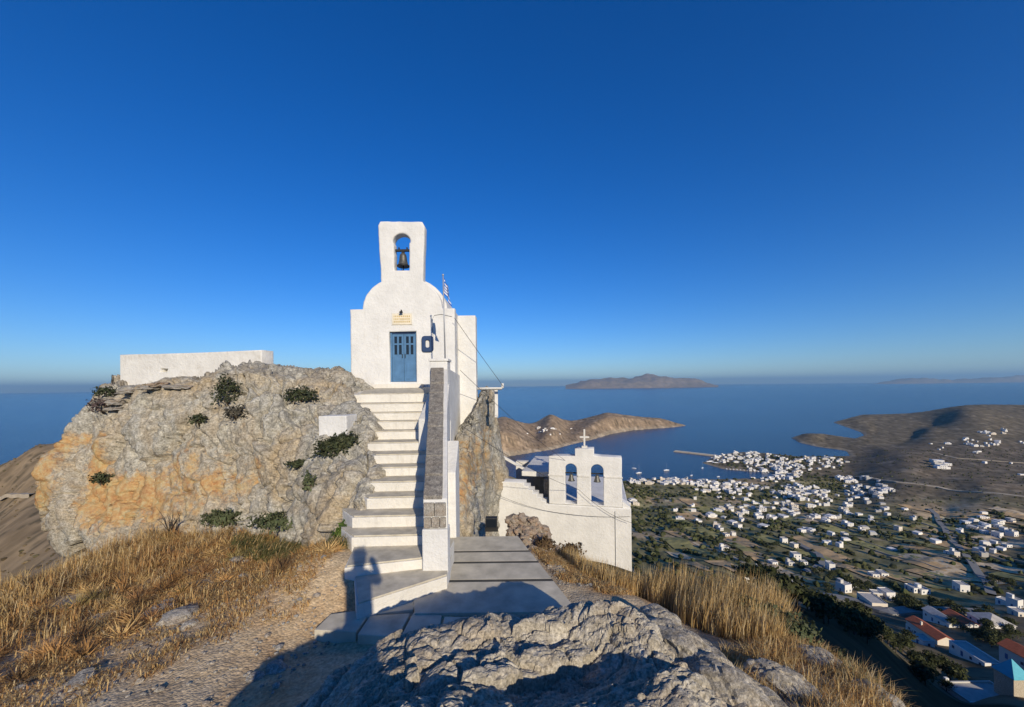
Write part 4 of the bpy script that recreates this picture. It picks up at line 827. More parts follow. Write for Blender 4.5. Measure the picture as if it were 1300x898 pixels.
# spiny brown cushions among the grass
seeds = scatter(polyL, 520); keep = fbm(np.c_[seeds * 0.7, np.zeros(len(seeds))], 3, 85) + 0.3 * sstep(-4.0, -7.0, seeds[:, 0]) > -0.05; seeds = seeds[keep]; K = 90
base = np.repeat(np.c_[seeds, ground_z(seeds)], K, 0); N = len(base); rad_ = np.repeat(RNG.uniform(0.10, 0.30, len(seeds)), K)
dv = RNG.normal(size=(N, 3)); dv[:, 2] = np.abs(dv[:, 2]) * 0.8 + 0.15; dv /= np.linalg.norm(dv, axis=1)[:, None]
st = base + dv * (rad_ * RNG.uniform(0.1, 0.6, N))[:, None]; en = base + dv * (rad_ * RNG.uniform(0.7, 1.15, N))[:, None] + RNG.normal(size=(N, 3)) * 0.03
sd_ = np.cross(dv, RNG.normal(size=(N, 3))); sd_ /= np.linalg.norm(sd_, axis=1)[:, None] + 1e-6; sd_ *= RNG.uniform(0.003, 0.009, (N, 1))
v_ = np.stack([st - sd_, st + sd_, en], 1).reshape(-1, 3); me = np_mesh('spiny_scrub', v_, np.arange(3 * N).reshape(N, 3))
cc = np.repeat(np.array(BROWN + [(0.16, 0.10, 0.05), (0.30, 0.24, 0.10)])[RNG.integers(0, len(BROWN) + 2, len(seeds))] * RNG.uniform(0.7, 1.25, (len(seeds), 1)), K, 0) * RNG.uniform(0.7, 1.3, (N, 1)); vcol(me, np.repeat(cc, 3, 0))
stuff(link('spiny_scrub', me, M['grass']), 'low spiny brown cushion plants matted over the left bank', 'scrub')
p2 = scatter([(0.75, 6.4), (0.35, 8.0), (0.9, 8.8), (1.6, 7.0), (1.9, 6.2), (1.3, 5.9)], 9000); dens = fbm(np.c_[p2 * 2.0, np.zeros(len(p2))], 3, 89) + 0.15; p2 = p2[dens > 0.0]; N = len(p2)
cols = np.where((RNG.random(N) < 0.4)[:, None], straw(N, GOLD), straw(N, BROWN))
stuff(blades('trampled_grass', np.c_[p2, ground_z(p2) - 0.01], RNG.uniform(0.03, 0.13, N), RNG.uniform(0.003, 0.008, N), RNG.uniform(0.4, 2.2, N), cols, M['grass'], 0.7, (0.05, 0)), 'short dry grass on the reddish earth right of the path', 'grass')
# right: tall golden grass
polyR = [(0.9, 8.6), (1.2, 7.2), (1.6, 6.7), (2.1, 6.5), (2.4, 5.6), (2.75, 5.0), (3.2, 4.8), (3.9, 5.4), (4.2, 6.6), (3.6, 8.2), (2.6, 10), (1.6, 10.6)]
p2 = scatter(polyR, 26000); dens = fbm(np.c_[p2 * 1.1, np.zeros(len(p2))], 3, 91) + 0.35; keep = dens + RNG.uniform(-0.2, 0.2, len(p2)) > 0.0; p2 = p2[keep]; dn = np.clip(dens[keep], 0, 1); N = len(p2)
b3 = np.c_[p2, ground_z(p2) - 0.03]; tall = np.exp(-((p2[:, 0] - 2.95) / 0.9) ** 2 - ((p2[:, 1] - 6.2) / 1.0) ** 2)
h = RNG.uniform(0.25, 0.6, N) * (0.45 + 0.5 * dn + 0.75 * tall)
stuff(blades('tall_grass', b3, h, RNG.uniform(0.003, 0.008, N), RNG.uniform(0.02, 0.35, N), straw(N, GOLD), M['grass'], 0.2, (0.10, -0.02)), 'tall golden dry grass along the right edge of the ridge', 'grass')
polyS = [(2.1, 2.2), (1.95, 3.4), (2.25, 4.4), (2.6, 4.8), (3.2, 5.0), (4.3, 6.6), (4.9, 5.6), (4.8, 4.4), (4.5, 3.2), (3.6, 2.2)]
p2 = scatter(polyS, 26000); dens = fbm(np.c_[p2 * 1.6, np.zeros(len(p2))], 3, 95) + 0.25; keep = dens + RNG.uniform(-0.15, 0.15, len(p2)) > 0.05; p2 = p2[keep]; N = len(p2); dn = np.clip(dens[keep], 0, 1)
b3 = np.c_[p2, ground_z(p2) - 0.03]; gr = RNG.random(N) < 0.16 * sstep(3.0, 4.0, p2[:, 0]); cols = np.where(gr[:, None], straw(N, GREEN), np.where((RNG.random(N) < 0.4)[:, None], straw(N, BROWN), straw(N, GOLD)))
stuff(blades('straw_grass', b3, RNG.uniform(0.10, 0.34, N) * (0.5 + 0.8 * dn), RNG.uniform(0.002, 0.006, N), RNG.uniform(0.1, 0.8, N), cols, M['grass'], 0.5, (0.15, 0)), 'short straw and weeds between the boulders on the right slope', 'grass')
# green patch at the foot of the cliff by the steps
polyG = [(-6.6, 9.3), (-4.5, 8.6), (-3.6, 7.9), (-2.8, 6.9), (-2.9, 6.6), (-3.6, 7.0), (-4.8, 7.6), (-6.2, 8.6)]
p2 = scatter(polyG, 9000); dens = fbm(np.c_[p2 * 1.4, np.zeros(len(p2))], 3, 97) + 0.2; p2 = p2[dens > 0.0]; N = len(p2); b3 = np.c_[p2, ground_z(p2) - 0.02]
cols = np.where((RNG.random(N) < 0.75)[:, None], straw(N, GREEN), straw(N, GOLD))
stuff(blades('green_weeds', b3, RNG.uniform(0.08, 0.34, N), RNG.uniform(0.004, 0.010, N), RNG.uniform(0.1, 1.0, N), cols, M['grass'], 0.5), 'low green weeds at the foot of the cliff beside the steps', 'weeds')
# pebbles
meshes_p = [stone_mesh('pebbles', (1, 0.8, 0.55), 60 + k, 1, 0.3) for k in range(3)]
pv = []; pf = []; nvt = 0
pp = np.concatenate([scatter([(-6, 3.2), (-5.4, 5.2), (-3, 6.4), (-2.2, 5.2), (-2.6, 3.2)], 700), scatter([(-8, 6), (-7, 9.5), (-4, 8), (-3, 6.4), (-5.5, 5)], 600), scatter([(0.6, 6.2), (0.5, 8.6), (1.3, 8), (1.9, 6.3)], 350)]); pzv = ground_z(pp)
for k in range(len(pp)):
    mv = np.array([v_.co[:] for v_ in meshes_p[k % 3].vertices]) if k < 3 else None
    if k < 3: globals().setdefault('_pm', []).append((mv, np.array([p_.vertices[:] for p_ in meshes_p[k % 3].polygons])))
    mv, mf = _pm[k % 3]; s = RNG.uniform(0.008, 0.03) * (2.2 if RNG.random() < 0.05 else 1); a = RNG.uniform(0, 6.28); R_ = np.array([[math.cos(a), -math.sin(a), 0], [math.sin(a), math.cos(a), 0], [0, 0, 1]])
    pv.append(mv @ R_.T * s + np.array([pp[k, 0], pp[k, 1], pzv[k] + s * 0.2])); pf.append(mf + nvt); nvt += len(mv)
stuff(link('pebbles', np_mesh('pebbles', np.concatenate(pv), np.concatenate(pf)), M['stone']), 'loose pale pebbles strewn over the gravel', 'gravel')
# loose stones on the left bank
for k, (px, py, s, lab) in enumerate([(205, 770, 0.16, 'flat pale stone lowest in the small rock pile on the left bank'), (228, 790, 0.20, 'widest pale stone beside the gravel path on the left bank'), (190, 775, 0.12, 'dark stone at the left of the small rock pile'), (213, 757, 0.11, 'small stone on top of the small rock pile'), (240, 805, 0.1, 'little stone right of the rock pile at the gravel edge'), (100, 886, 0.13, 'pale angular stone at the bottom left corner on gravel'), (350, 868, 0.10, 'stone lying in the shadow on the gravel, larger of two'), (325, 882, 0.07, 'stone lying in the shadow on the gravel, smaller of two'), (300, 700, 0.13, 'pale stone on bare earth below the cliff'), (308, 722, 0.10, 'small pale stone on bare earth nearer the gravel'), (730, 775, 0.10, 'small pale stone on the rim of the foreground rock by the path')]):
    z = -3.3 if px != 730 else -2.62
    q = G(px, py, z)
    if px != 730: q.z = float(ground_z(np.array([[q.x, q.y]]))[0])
    o = link('loose_stone', stone_mesh('loose_stone', (s * 1.3, s, s * 0.6), 80 + k, 3, 0.35), M['stone'], None, q); o.rotation_euler = (0.1, 0.1, k); tag(o, lab, 'stone', 'loose stones')

# shrubs
def leafblob(name, N, rad, leaf, seed, tones, flat=0.75, hollow=0.55):
    r = np.random.default_rng(seed); d = r.normal(size=(N, 3)); d /= np.linalg.norm(d, axis=1)[:, None]
    d[:, 2] = np.where(d[:, 2] < -0.35, -d[:, 2], d[:, 2])
    lump = 1 + 0.5 * fbm(d * 1.9 + seed, 3, seed); c = d * (r.uniform(hollow, 1.0, N) * lump)[:, None] * np.array(rad)
    a = r.normal(size=(N, 3)); a /= np.linalg.norm(a, axis=1)[:, None]; b2 = np.cross(a, d); b2 /= np.linalg.norm(b2, axis=1)[:, None] + 1e-6
    s = leaf * r.uniform(0.6, 1.3, N); a = a * s[:, None]; b2 = b2 * (s * 0.55)[:, None]
    v = np.stack([c - a, c + b2, c + a, c - b2], 1).reshape(-1, 3); f = np.arange(4 * N).reshape(N, 4)
    me = np_mesh(name, v, f); t_ = np.array(tones)[r.integers(0, len(tones), N)] * r.uniform(0.75, 1.3, (N, 1)); vcol(me, np.repeat(t_, 4, 0)); me.materials.append(M['leaf']); return me
SH = [(0.045, 0.055, 0.028), (0.06, 0.07, 0.035), (0.08, 0.085, 0.045), (0.05, 0.06, 0.04)]
SG = [(0.10, 0.115, 0.06), (0.13, 0.14, 0.075), (0.08, 0.10, 0.05)]
def shrub(pos, rad, N, leaf, seed, label, tones=SH, stems=6, grp='shrubs on the left rock'):
    o = empty('shrub', pos); tag(o, label, 'shrub', grp)
    link('foliage', leafblob('foliage', N, rad, leaf, seed, tones), None, o, (0, 0, rad[2] * 0.3))
    V = []; bmv = []
    me = None; r = random.Random(seed); parts = []
    for k in range(stems):
        a = r.uniform(0, 6.28); e = Vector((math.cos(a) * rad[0] * 0.7, math.sin(a) * rad[1] * 0.7, rad[2] * r.uniform(0.3, 0.9)))
        link('stem', tube_mesh('stem', [(0, 0.05, -0.1), tuple(e * 0.5 + Vector((0, 0, 0.03))), tuple(e)], 0.014, 5, 0.004), M['bark'], o)
    return o
for k, (px, py, rad, N, lab, tn) in enumerate([
        (388, 504, (0.46, 0.35, 0.28), 900, 'round dark green shrub on the rock above the white block', SH),
        (438, 557, (0.32, 0.28, 0.24), 700, 'dark shrub right of the white block, upper of the pair', SH),
        (421, 567, (0.38, 0.3, 0.32), 900, 'dark bushy shrub directly below the white block', SH),
        (289, 498, (0.36, 0.34, 0.55), 900, 'tall dark shrub growing up against the right half of the white rampart', SH),
        (296, 525, (0.28, 0.26, 0.25), 400, 'grey dry shrub in the cleft under the tall shrub', [(0.10, 0.09, 0.07), (0.07, 0.065, 0.05)]),
        (252, 530, (0.2, 0.2, 0.2), 300, 'small dark shrub in mid cliff below the rampart', SH),
        (134, 605, (0.30, 0.25, 0.22), 450, 'small dark shrub beside the orange lichen streak', SH),
        (128, 515, (0.35, 0.35, 0.35), 420, 'purplish dry shrub at the upper left corner of the rock', [(0.11, 0.08, 0.075), (0.08, 0.06, 0.06), (0.14, 0.11, 0.09)]),
        (140, 497, (0.3, 0.3, 0.25), 420, 'dark shrub at the left foot of the white rampart', SH),
        (380, 585, (0.3, 0.2, 0.12), 350, 'thin creeping shrub in the crack below the white block', SH),
        (392, 612, (0.14, 0.12, 0.3), 220, 'narrow plant growing down the crack in the cliff', SG),
        (280, 656, (0.50, 0.35, 0.22), 1200, 'rounded grey green cushion shrub at the foot of the cliff', SG),
        (352, 662, (0.75, 0.4, 0.22), 1300, 'wide green weedy shrub at the cliff foot, left of the steps', SG),
        (440, 685, (0.30, 0.28, 0.30), 900, 'bright green shrub touching the left side of the steps', [(0.09, 0.14, 0.03), (0.12, 0.17, 0.04), (0.07, 0.11, 0.03)])]):
    q = on_rock(px, py); shrub(q + Vector((0, -0.05, -rad[2] * 0.3)), rad, N, 0.04, 100 + k, lab, tn)
# bare dark twig bush
q = on_rock(222, 664); q = Vector((q.x, q.y - 0.25, q.z)); tb = empty('dead_bush', q); tag(tb, 'bare dark twiggy bush at the foot of the cliff above the brown scrub', 'bush')
for k in range(16):
    a = random.uniform(0, 6.28); L = random.uniform(0.3, 0.6); e = Vector((math.cos(a) * L * 0.7, math.sin(a) * L * 0.3, L * random.uniform(0.5, 1)))
    link('twig', tube_mesh('twig', [(0, 0, -0.1), tuple(e * 0.5 + Vector((random.uniform(-.05, .05), 0, 0))), tuple(e)], 0.012, 4, 0.003), M['iron'], tb)
for k, (px, py, Y, rad, lab) in enumerate([(960, 775, 5.6, (0.35, 0.3, 0.2), 'grey green weed clump on the ridge edge above the dark slope'), (1008, 800, 5.3, (0.3, 0.3, 0.22), 'green weed clump nearer the lower right of the ridge edge'), (1062, 842, 4.9, (0.2, 0.2, 0.18), 'dark green bush behind the smooth pale boulder'), (722, 700, 8.6, (0.35, 0.3, 0.2), 'brown dry bush between rubble wall and lower chapel'), (692, 690, 8.3, (0.22, 0.2, 0.16), 'small brown dry bush at the right end of the rubble wall'), (668, 704, 7.9, (0.2, 0.2, 0.10), 'low rusty brush at the foot of the rubble wall by the path')]):
    shrub(P(px, py, Y) - Vector((0, 0, 0.1)), rad, 650, 0.035, 140 + k, lab, SG if k < 3 else [(0.16, 0.11, 0.06), (0.12, 0.08, 0.05)], 5, 'weed clumps on the right slope')

# ------------------------------------------------------------------ valley: roads, fields, trees
def drape(name, pts2, w, lift, mat, label):
    pts2 = [Vector(p) for p in pts2]; out = []
    for a, b2 in zip(pts2[:-1], pts2[1:]):
        k = max(2, int((b2 - a).length / 4)); out += [a.lerp(b2, j / k) for j in range(k)]
    out.append(pts2[-1]); V = []
    for i, p in enumerate(out):
        t_ = (out[min(i + 1, len(out) - 1)] - out[max(i - 1, 0)]).normalized(); nn = Vector((-t_.y, t_.x)); V += [p + nn * w / 2, p - nn * w / 2]
    z = terrain_z(np.array([(p.x, p.y) for p in V])); zz = np.maximum(z[0::2], z[1::2]) + lift
    for _ in range(2): zz = np.convolve(np.pad(zz, 1, 'edge'), [.25, .5, .25], 'valid')
    VV = []
    for i, p in enumerate(V): VV.append((p.x, p.y, zz[i // 2]))
    VV += [(x, y, z_ - lift - 1.5) for x, y, z_ in VV]; k = len(V); Fc = []
    for i in range(len(out) - 1):
        a = 2 * i; Fc += [(a + 1, a + 3, a + 2, a), (a + k, a + 2 + k, a + 2, a)[::1], (a + 1, a + 3, a + 3 + k, a + 1 + k)]
    me = new_mesh(name, VV, Fc); bm = bmesh.new(); bm.from_mesh(me); bmesh.ops.recalc_face_normals(bm, faces=bm.faces[:]); bm.to_mesh(me); bm.free()
    return struct(link(name, me, mat), label)
M['asphalt'] = simple('old_asphalt', (0.24, 0.235, 0.22), 0.9, 0.12, 0.2, spec=0.05); M['track'] = simple('dirt_track', (0.48, 0.40, 0.29), 0.95, 0.2, 0.1, spec=0.05); M['field'] = simple('stubble_field', (0.52, 0.36, 0.19), 0.95, 0.25, 0.06, spec=0.03); M['field_pale'] = simple('pale_field', (0.58, 0.46, 0.30), 0.95, 0.2, 0.06, spec=0.03); M['field_green'] = simple('green_field', (0.30, 0.275, 0.12), 0.95, 0.25, 0.08, spec=0.03)
def gl(lst): return [on_land(*q).xy for q in lst]
drape('road', gl([(1180, 648), (1189, 655), (1192, 664), (1200, 674), (1205, 686), (1218, 697), (1232, 714), (1240, 728), (1252, 740), (1258, 757)]), 5.5, 1.4, M['asphalt'], 'grey asphalt road running down the right side of the valley')
drape('road', gl([(1008, 690), (1024, 698), (1040, 706), (1046, 716), (1036, 724), (1022, 729)]), 6, 1.6, M['asphalt'], 'curved grey lane round the white house complex in mid valley')
drape('road', gl([(930, 722), (960, 738), (1000, 748), (1050, 758), (1090, 768), (1130, 780), (1180, 778), (1250, 782)]), 7, 1.6, M['asphalt'], 'grey road along the top of the dark slope')
drape('road', gl([(1085, 606), (1110, 609), (1140, 614), (1190, 619), (1250, 626), (1310, 633)]), 8, 0.9, M['track'], 'pale dirt track across the brown hillside')
drape('road', gl([(1185, 575), (1215, 582), (1250, 585), (1300, 588)]), 6, 0.6, M['track'], 'pale dirt track below the right headland')
drape('road', gl([(0, 636), (20, 633), (42, 629)]), 2.5, 0.4, M['track'], 'pale dirt track on the slope left of the cliff')
drape('road', gl([(880, 690), (910, 700), (945, 716)]), 4, 0.5, M['track'], 'pale dirt lane between fields left of the valley houses')
fields = [(1040, 700, 22, 70, 0), (1080, 722, 20, 55, 0), (1015, 735, 14, 45, 0), (1230, 735, 26, 40, 1), (1205, 728, 22, 60, 0), (1165, 690, 20, 60, 2), (1120, 700, 20, 70, 2), (1180, 712, 18, 50, 1), (1275, 690, 26, 50, 1), (1250, 660, 26, 50, 0), (940, 690, 26, 50, 0), (895, 676, 34, 46, 2), (1210, 655, 26, 50, 0), (1070, 678, 22, 60, 2), (985, 690, 18, 60, 2), (1280, 725, 26, 36, 1), (1140, 735, 18, 45, 0), (1000, 660, 30, 50, 2), (1100, 655, 26, 50, 2), (900, 650, 34, 50, 2), (960, 640, 30, 50, 2), (1230, 700, 18, 60, 0), (860, 690, 26, 40, 2), (1290, 655, 30, 40, 0)] + [(random.uniform(850, 1300), random.uniform(636, 745), random.uniform(10, 22), random.uniform(30, 60), random.choice([0, 0, 1, 2])) for _ in range(30)]
for i, (px, py, w, L, k) in enumerate(fields):
    c = on_land(px, py).xy; a = random.uniform(-0.12, 0.12) + 0.05
    u = Vector((math.cos(a), math.sin(a))); v_ = Vector((-u.y, u.x)); nu, nv = 6, 12
    g = [c + u * (w * (ii / (nu - 1) - .5) * (0.85 + 0.3 * (jj / nv))) + v_ * (L * (jj / (nv - 1) - .5)) for ii in range(nu) for jj in range(nv)]
    z = terrain_z(np.array([(p.x, p.y) for p in g])) + 0.9
    o = link('field', np_mesh('field', np.array([(p.x, p.y, z_) for p, z_ in zip(g, z)]), grid_faces(nu, nv)), [M['field'], M['field_pale'], M['field_green']][k]); struct(o, ['narrow tan stubble field in the valley', 'pale bare field in the valley', 'dull green field in the valley'][k])
for i, (px, py, L, a) in enumerate([(1225, 668, 60, .1), (1240, 672, 70, .0), (1262, 680, 60, .1), (1200, 674, 50, .2), (1178, 705, 50, .05), (1150, 712, 60, .1), (1245, 705, 50, .1), (1272, 708, 50, .0), (1285, 740, 40, .1), (1225, 742, 40, .1), (1100, 690, 60, .1), (1060, 668, 60, .1), (1030, 712, 50, .05), (1130, 668, 60, .15), (1290, 690, 40, .2), (960, 665, 50, .1)]):
    c = on_land(px, py).xy; v_ = Vector((-math.sin(a), math.cos(a))); o = drape('field_wall', [c - v_ * L / 2, c + v_ * L / 2], 1.0, 1.5, M['track'], None); del o['kind']
    tag(o, 'long pale dry stone field wall in the valley, %s' % ['above the right road', 'right of the asphalt road', 'among the right edge buildings', 'left of the asphalt road bend', 'below the green strip fields', 'left of the lower road', 'right of the lower road', 'towards the right edge', 'lowest at the right edge', 'near the end of the asphalt road', 'in the green valley centre', 'above the lane houses', 'beside the curved lane', 'left of the upper road', 'furthest right among strips', 'near the left farmhouses'][i], 'wall', 'field walls of the valley')
# prototype tree crowns for the valley
TT = [(0.044, 0.052, 0.022), (0.064, 0.072, 0.031), (0.088, 0.092, 0.042), (0.056, 0.062, 0.036)]
CYP = [(0.018, 0.026, 0.013), (0.025, 0.032, 0.016)]
crowns = [leafblob('crown', 260, (2.4, 2.3, 1.9), 0.42, 200 + k, TT, hollow=0.45) for k in range(4)] + [leafblob('crown', 220, (1.0, 1.0, 3.4), 0.36, 210, CYP, hollow=0.4)]
trunk_me = tube_mesh('trunk', [(0, 0, -0.8), (0.05, 0, 0.6), (0.15, 0.05, 1.9)], 0.2, 6, 0.1)
def tree(pos, s, k, label, grp, name='tree'):
    o = empty(name, pos, random.uniform(0, 6.28)); o.scale = (s, s, s); tag(o, label, 'tree', grp)
    link('trunk', trunk_me, M['bark'], o); link('crown', crowns[k], None, o, (0.1, 0, 2.6 if k < 4 else 3.6)); return o
houses_xy = []
def clear_of_houses(x, y, d): return all((x - a) ** 2 + (y - b2) ** 2 > d * d for a, b2 in houses_xy)
# ------------------------------------------------------------------ houses
M['hwhite'] = simple('house_whitewash', (0.70, 0.68, 0.64), 0.9, 0.08, 0.3); M['hstone'] = rock_mat('stone_walling', (0.46, 0.40, 0.31), (0.32, 0.27, 0.2), (0.56, 0.50, 0.41), 0, 0.6, (0.42, 0.34, 0.24)); M['hpane'] = simple('window_dark', (0.03, 0.045, 0.06), 0.3, 0.2, 1.0)
M['tile'] = simple('red_roof_tile', (0.36, 0.105, 0.05), 0.85, 0.25, 1.2, 0.3); M['turq'] = simple('turquoise_roof', (0.10, 0.40, 0.50), 0.7, 0.1, 1.0); M['groof'] = simple('grey_flat_roof', (0.42, 0.40, 0.37), 0.9, 0.2, 0.5); M['shut'] = simple('blue_shutter', (0.05, 0.12, 0.26), 0.6, 0.2, 2.0)
hn = M['hwhite'].node_tree.nodes; hl = M['hwhite'].node_tree.links; oi = hn.new('ShaderNodeObjectInfo'); rr_ = ramp(hn, [(0.0, (0.70, 0.68, 0.64)), (0.55, (0.72, 0.70, 0.67)), (0.7, (0.66, 0.59, 0.49)), (0.85, (0.52, 0.50, 0.46)), (1.0, (0.70, 0.66, 0.58))], 'CONSTANT'); hl.new(oi.outputs['Random'], rr_.inputs[0]); hl.new(rr_.outputs[0], hn['Principled BSDF'].inputs['Base Color'])
far_me = []
for k in range(8):
    r = random.Random(k); w, d, h = r.uniform(7, 11), r.uniform(7, 11), r.uniform(3.6, 6.5)
    bx = [(-w / 2, w / 2, -d / 2, d / 2, -3, h), (-w / 2, w / 2, -d / 2, -d / 2 + .35, h, h + .6), (-w / 2, -w / 2 + .35, -d / 2 + .36, d / 2, h, h + .6), (w / 2 - .35, w / 2, -d / 2 + .36, d / 2, h, h + .6)]
    if k % 2: bx.append((w / 2 + .01, w / 2 + r.uniform(3, 5), -d / 2 + 1, d / 2 - 1, -3, h * .62))
    if k % 3 == 0: bx.append((-w / 2 + .8, 0.2, 0, d / 2 - .5, h + .002, h + 2.7))
    if k % 4 == 1: bx.append((-w / 2 - 3.5, -w / 2 - .01, -d / 2 + .5, d / 2 - 2, -3, h * .8))
    nb0 = len(bx) * 6
    for wx in np.arange(-w / 2 + 1.4, w / 2 - 1, 2.6):
        for wz in ((1.0,) if h < 5 else (0.9, 3.6)): bx.append((wx, wx + 1.0, -d / 2 - .05, -d / 2 + .01, wz, wz + 1.4))
    for wy in np.arange(-d / 2 + 1.4, d / 2 - 1, 2.8): bx.append((-w / 2 - .05, -w / 2 + .01, wy, wy + 1.0, 1.0, 2.4))
    me = merge_boxes('house', bx); me.materials.append(M['hwhite']); me.materials.append(M['hpane'])
    for p_ in me.polygons: p_.material_index = 1 if p_.index >= nb0 else 0
    far_me.append(me)
ranked = {}
def far_house(px, py, label, grp, s=1.0):
    q = on_land(px, py)
    if shore(np.array([[q.x, q.y]]))[0] < 5 or not clear_of_houses(q.x, q.y, 10 * s): return None
    houses_xy.append((q.x, q.y)); o = link('house', far_me[random.randrange(8)], M['hwhite'], None, q, random.uniform(-0.5, 0.5)); o.scale = (s, s, s * random.uniform(0.85, 1.1)); ranked.setdefault(label, []).append(o); return tag(o, label, 'house', grp)
def cluster(cx, cy, rx, ry, n_, label, grp, s=1.0, slope=0.0):
    for _ in range(n_):
        for tr in range(3):
            a = random.uniform(0, 6.28); r = math.sqrt(random.random()); x = cx + rx * r * math.cos(a); y = cy + ry * r * math.sin(a) + slope * (x - cx)
            if far_house(x, y, label, grp, s * random.uniform(0.8, 1.2)): break
cluster(950, 582, 46, 7, 34, 'tiny white house packed on the harbour point behind the pier', 'houses of the harbour point', 0.95, 0.02)
cluster(985, 600, 34, 11, 38, 'tiny white house in the dense town centre right of the marina', 'houses of the town centre', 0.95)
cluster(1040, 588, 36, 7, 18, 'tiny white house on the strip behind the town towards the headland', 'houses behind the town', 0.9)
cluster(850, 613, 56, 3.5, 30, 'tiny white house in the row along the bay beach', 'houses along the beach', 1.0)
cluster(915, 620, 40, 7, 20, 'small white house just inland of the bay beach', 'houses inland of the beach', 0.95)
cluster(1015, 625, 36, 11, 20, 'small white house at the inland edge of the town', 'houses at the inland edge of town', 0.9)
cluster(1098, 620, 34, 12, 24, 'small white house in the hamlet at the foot of the brown hill', 'hamlet at the foot of the brown hill', 1.0, 0.25)
cluster(985, 655, 125, 24, 40, 'small white farmhouse scattered among the valley orchards', 'farmhouses in the orchards', 0.85)
cluster(1235, 563, 45, 6, 10, 'tiny white house on the plain below the right headland', 'houses below the headland', 1.1)
cluster(1200, 592, 18, 5, 4, 'white villa alone on the brown hillside by the dirt track', 'villas on the brown hillside', 1.5)
cluster(1265, 550, 30, 3, 8, 'tiny white house along the far shore road at the right edge', 'houses along the far shore road', 1.1)
cluster(1262, 672, 40, 16, 9, 'low white building at the right edge among pale fields', 'buildings at the right edge', 0.8)
cluster(800, 640, 8, 10, 4, 'small white house right beside the lower chapel corner', 'houses by the lower chapel corner', 0.8)
cluster(690, 545, 22, 5, 5, 'tiny pale house on the brown headland across the bay', 'houses on the headland', 1.1)

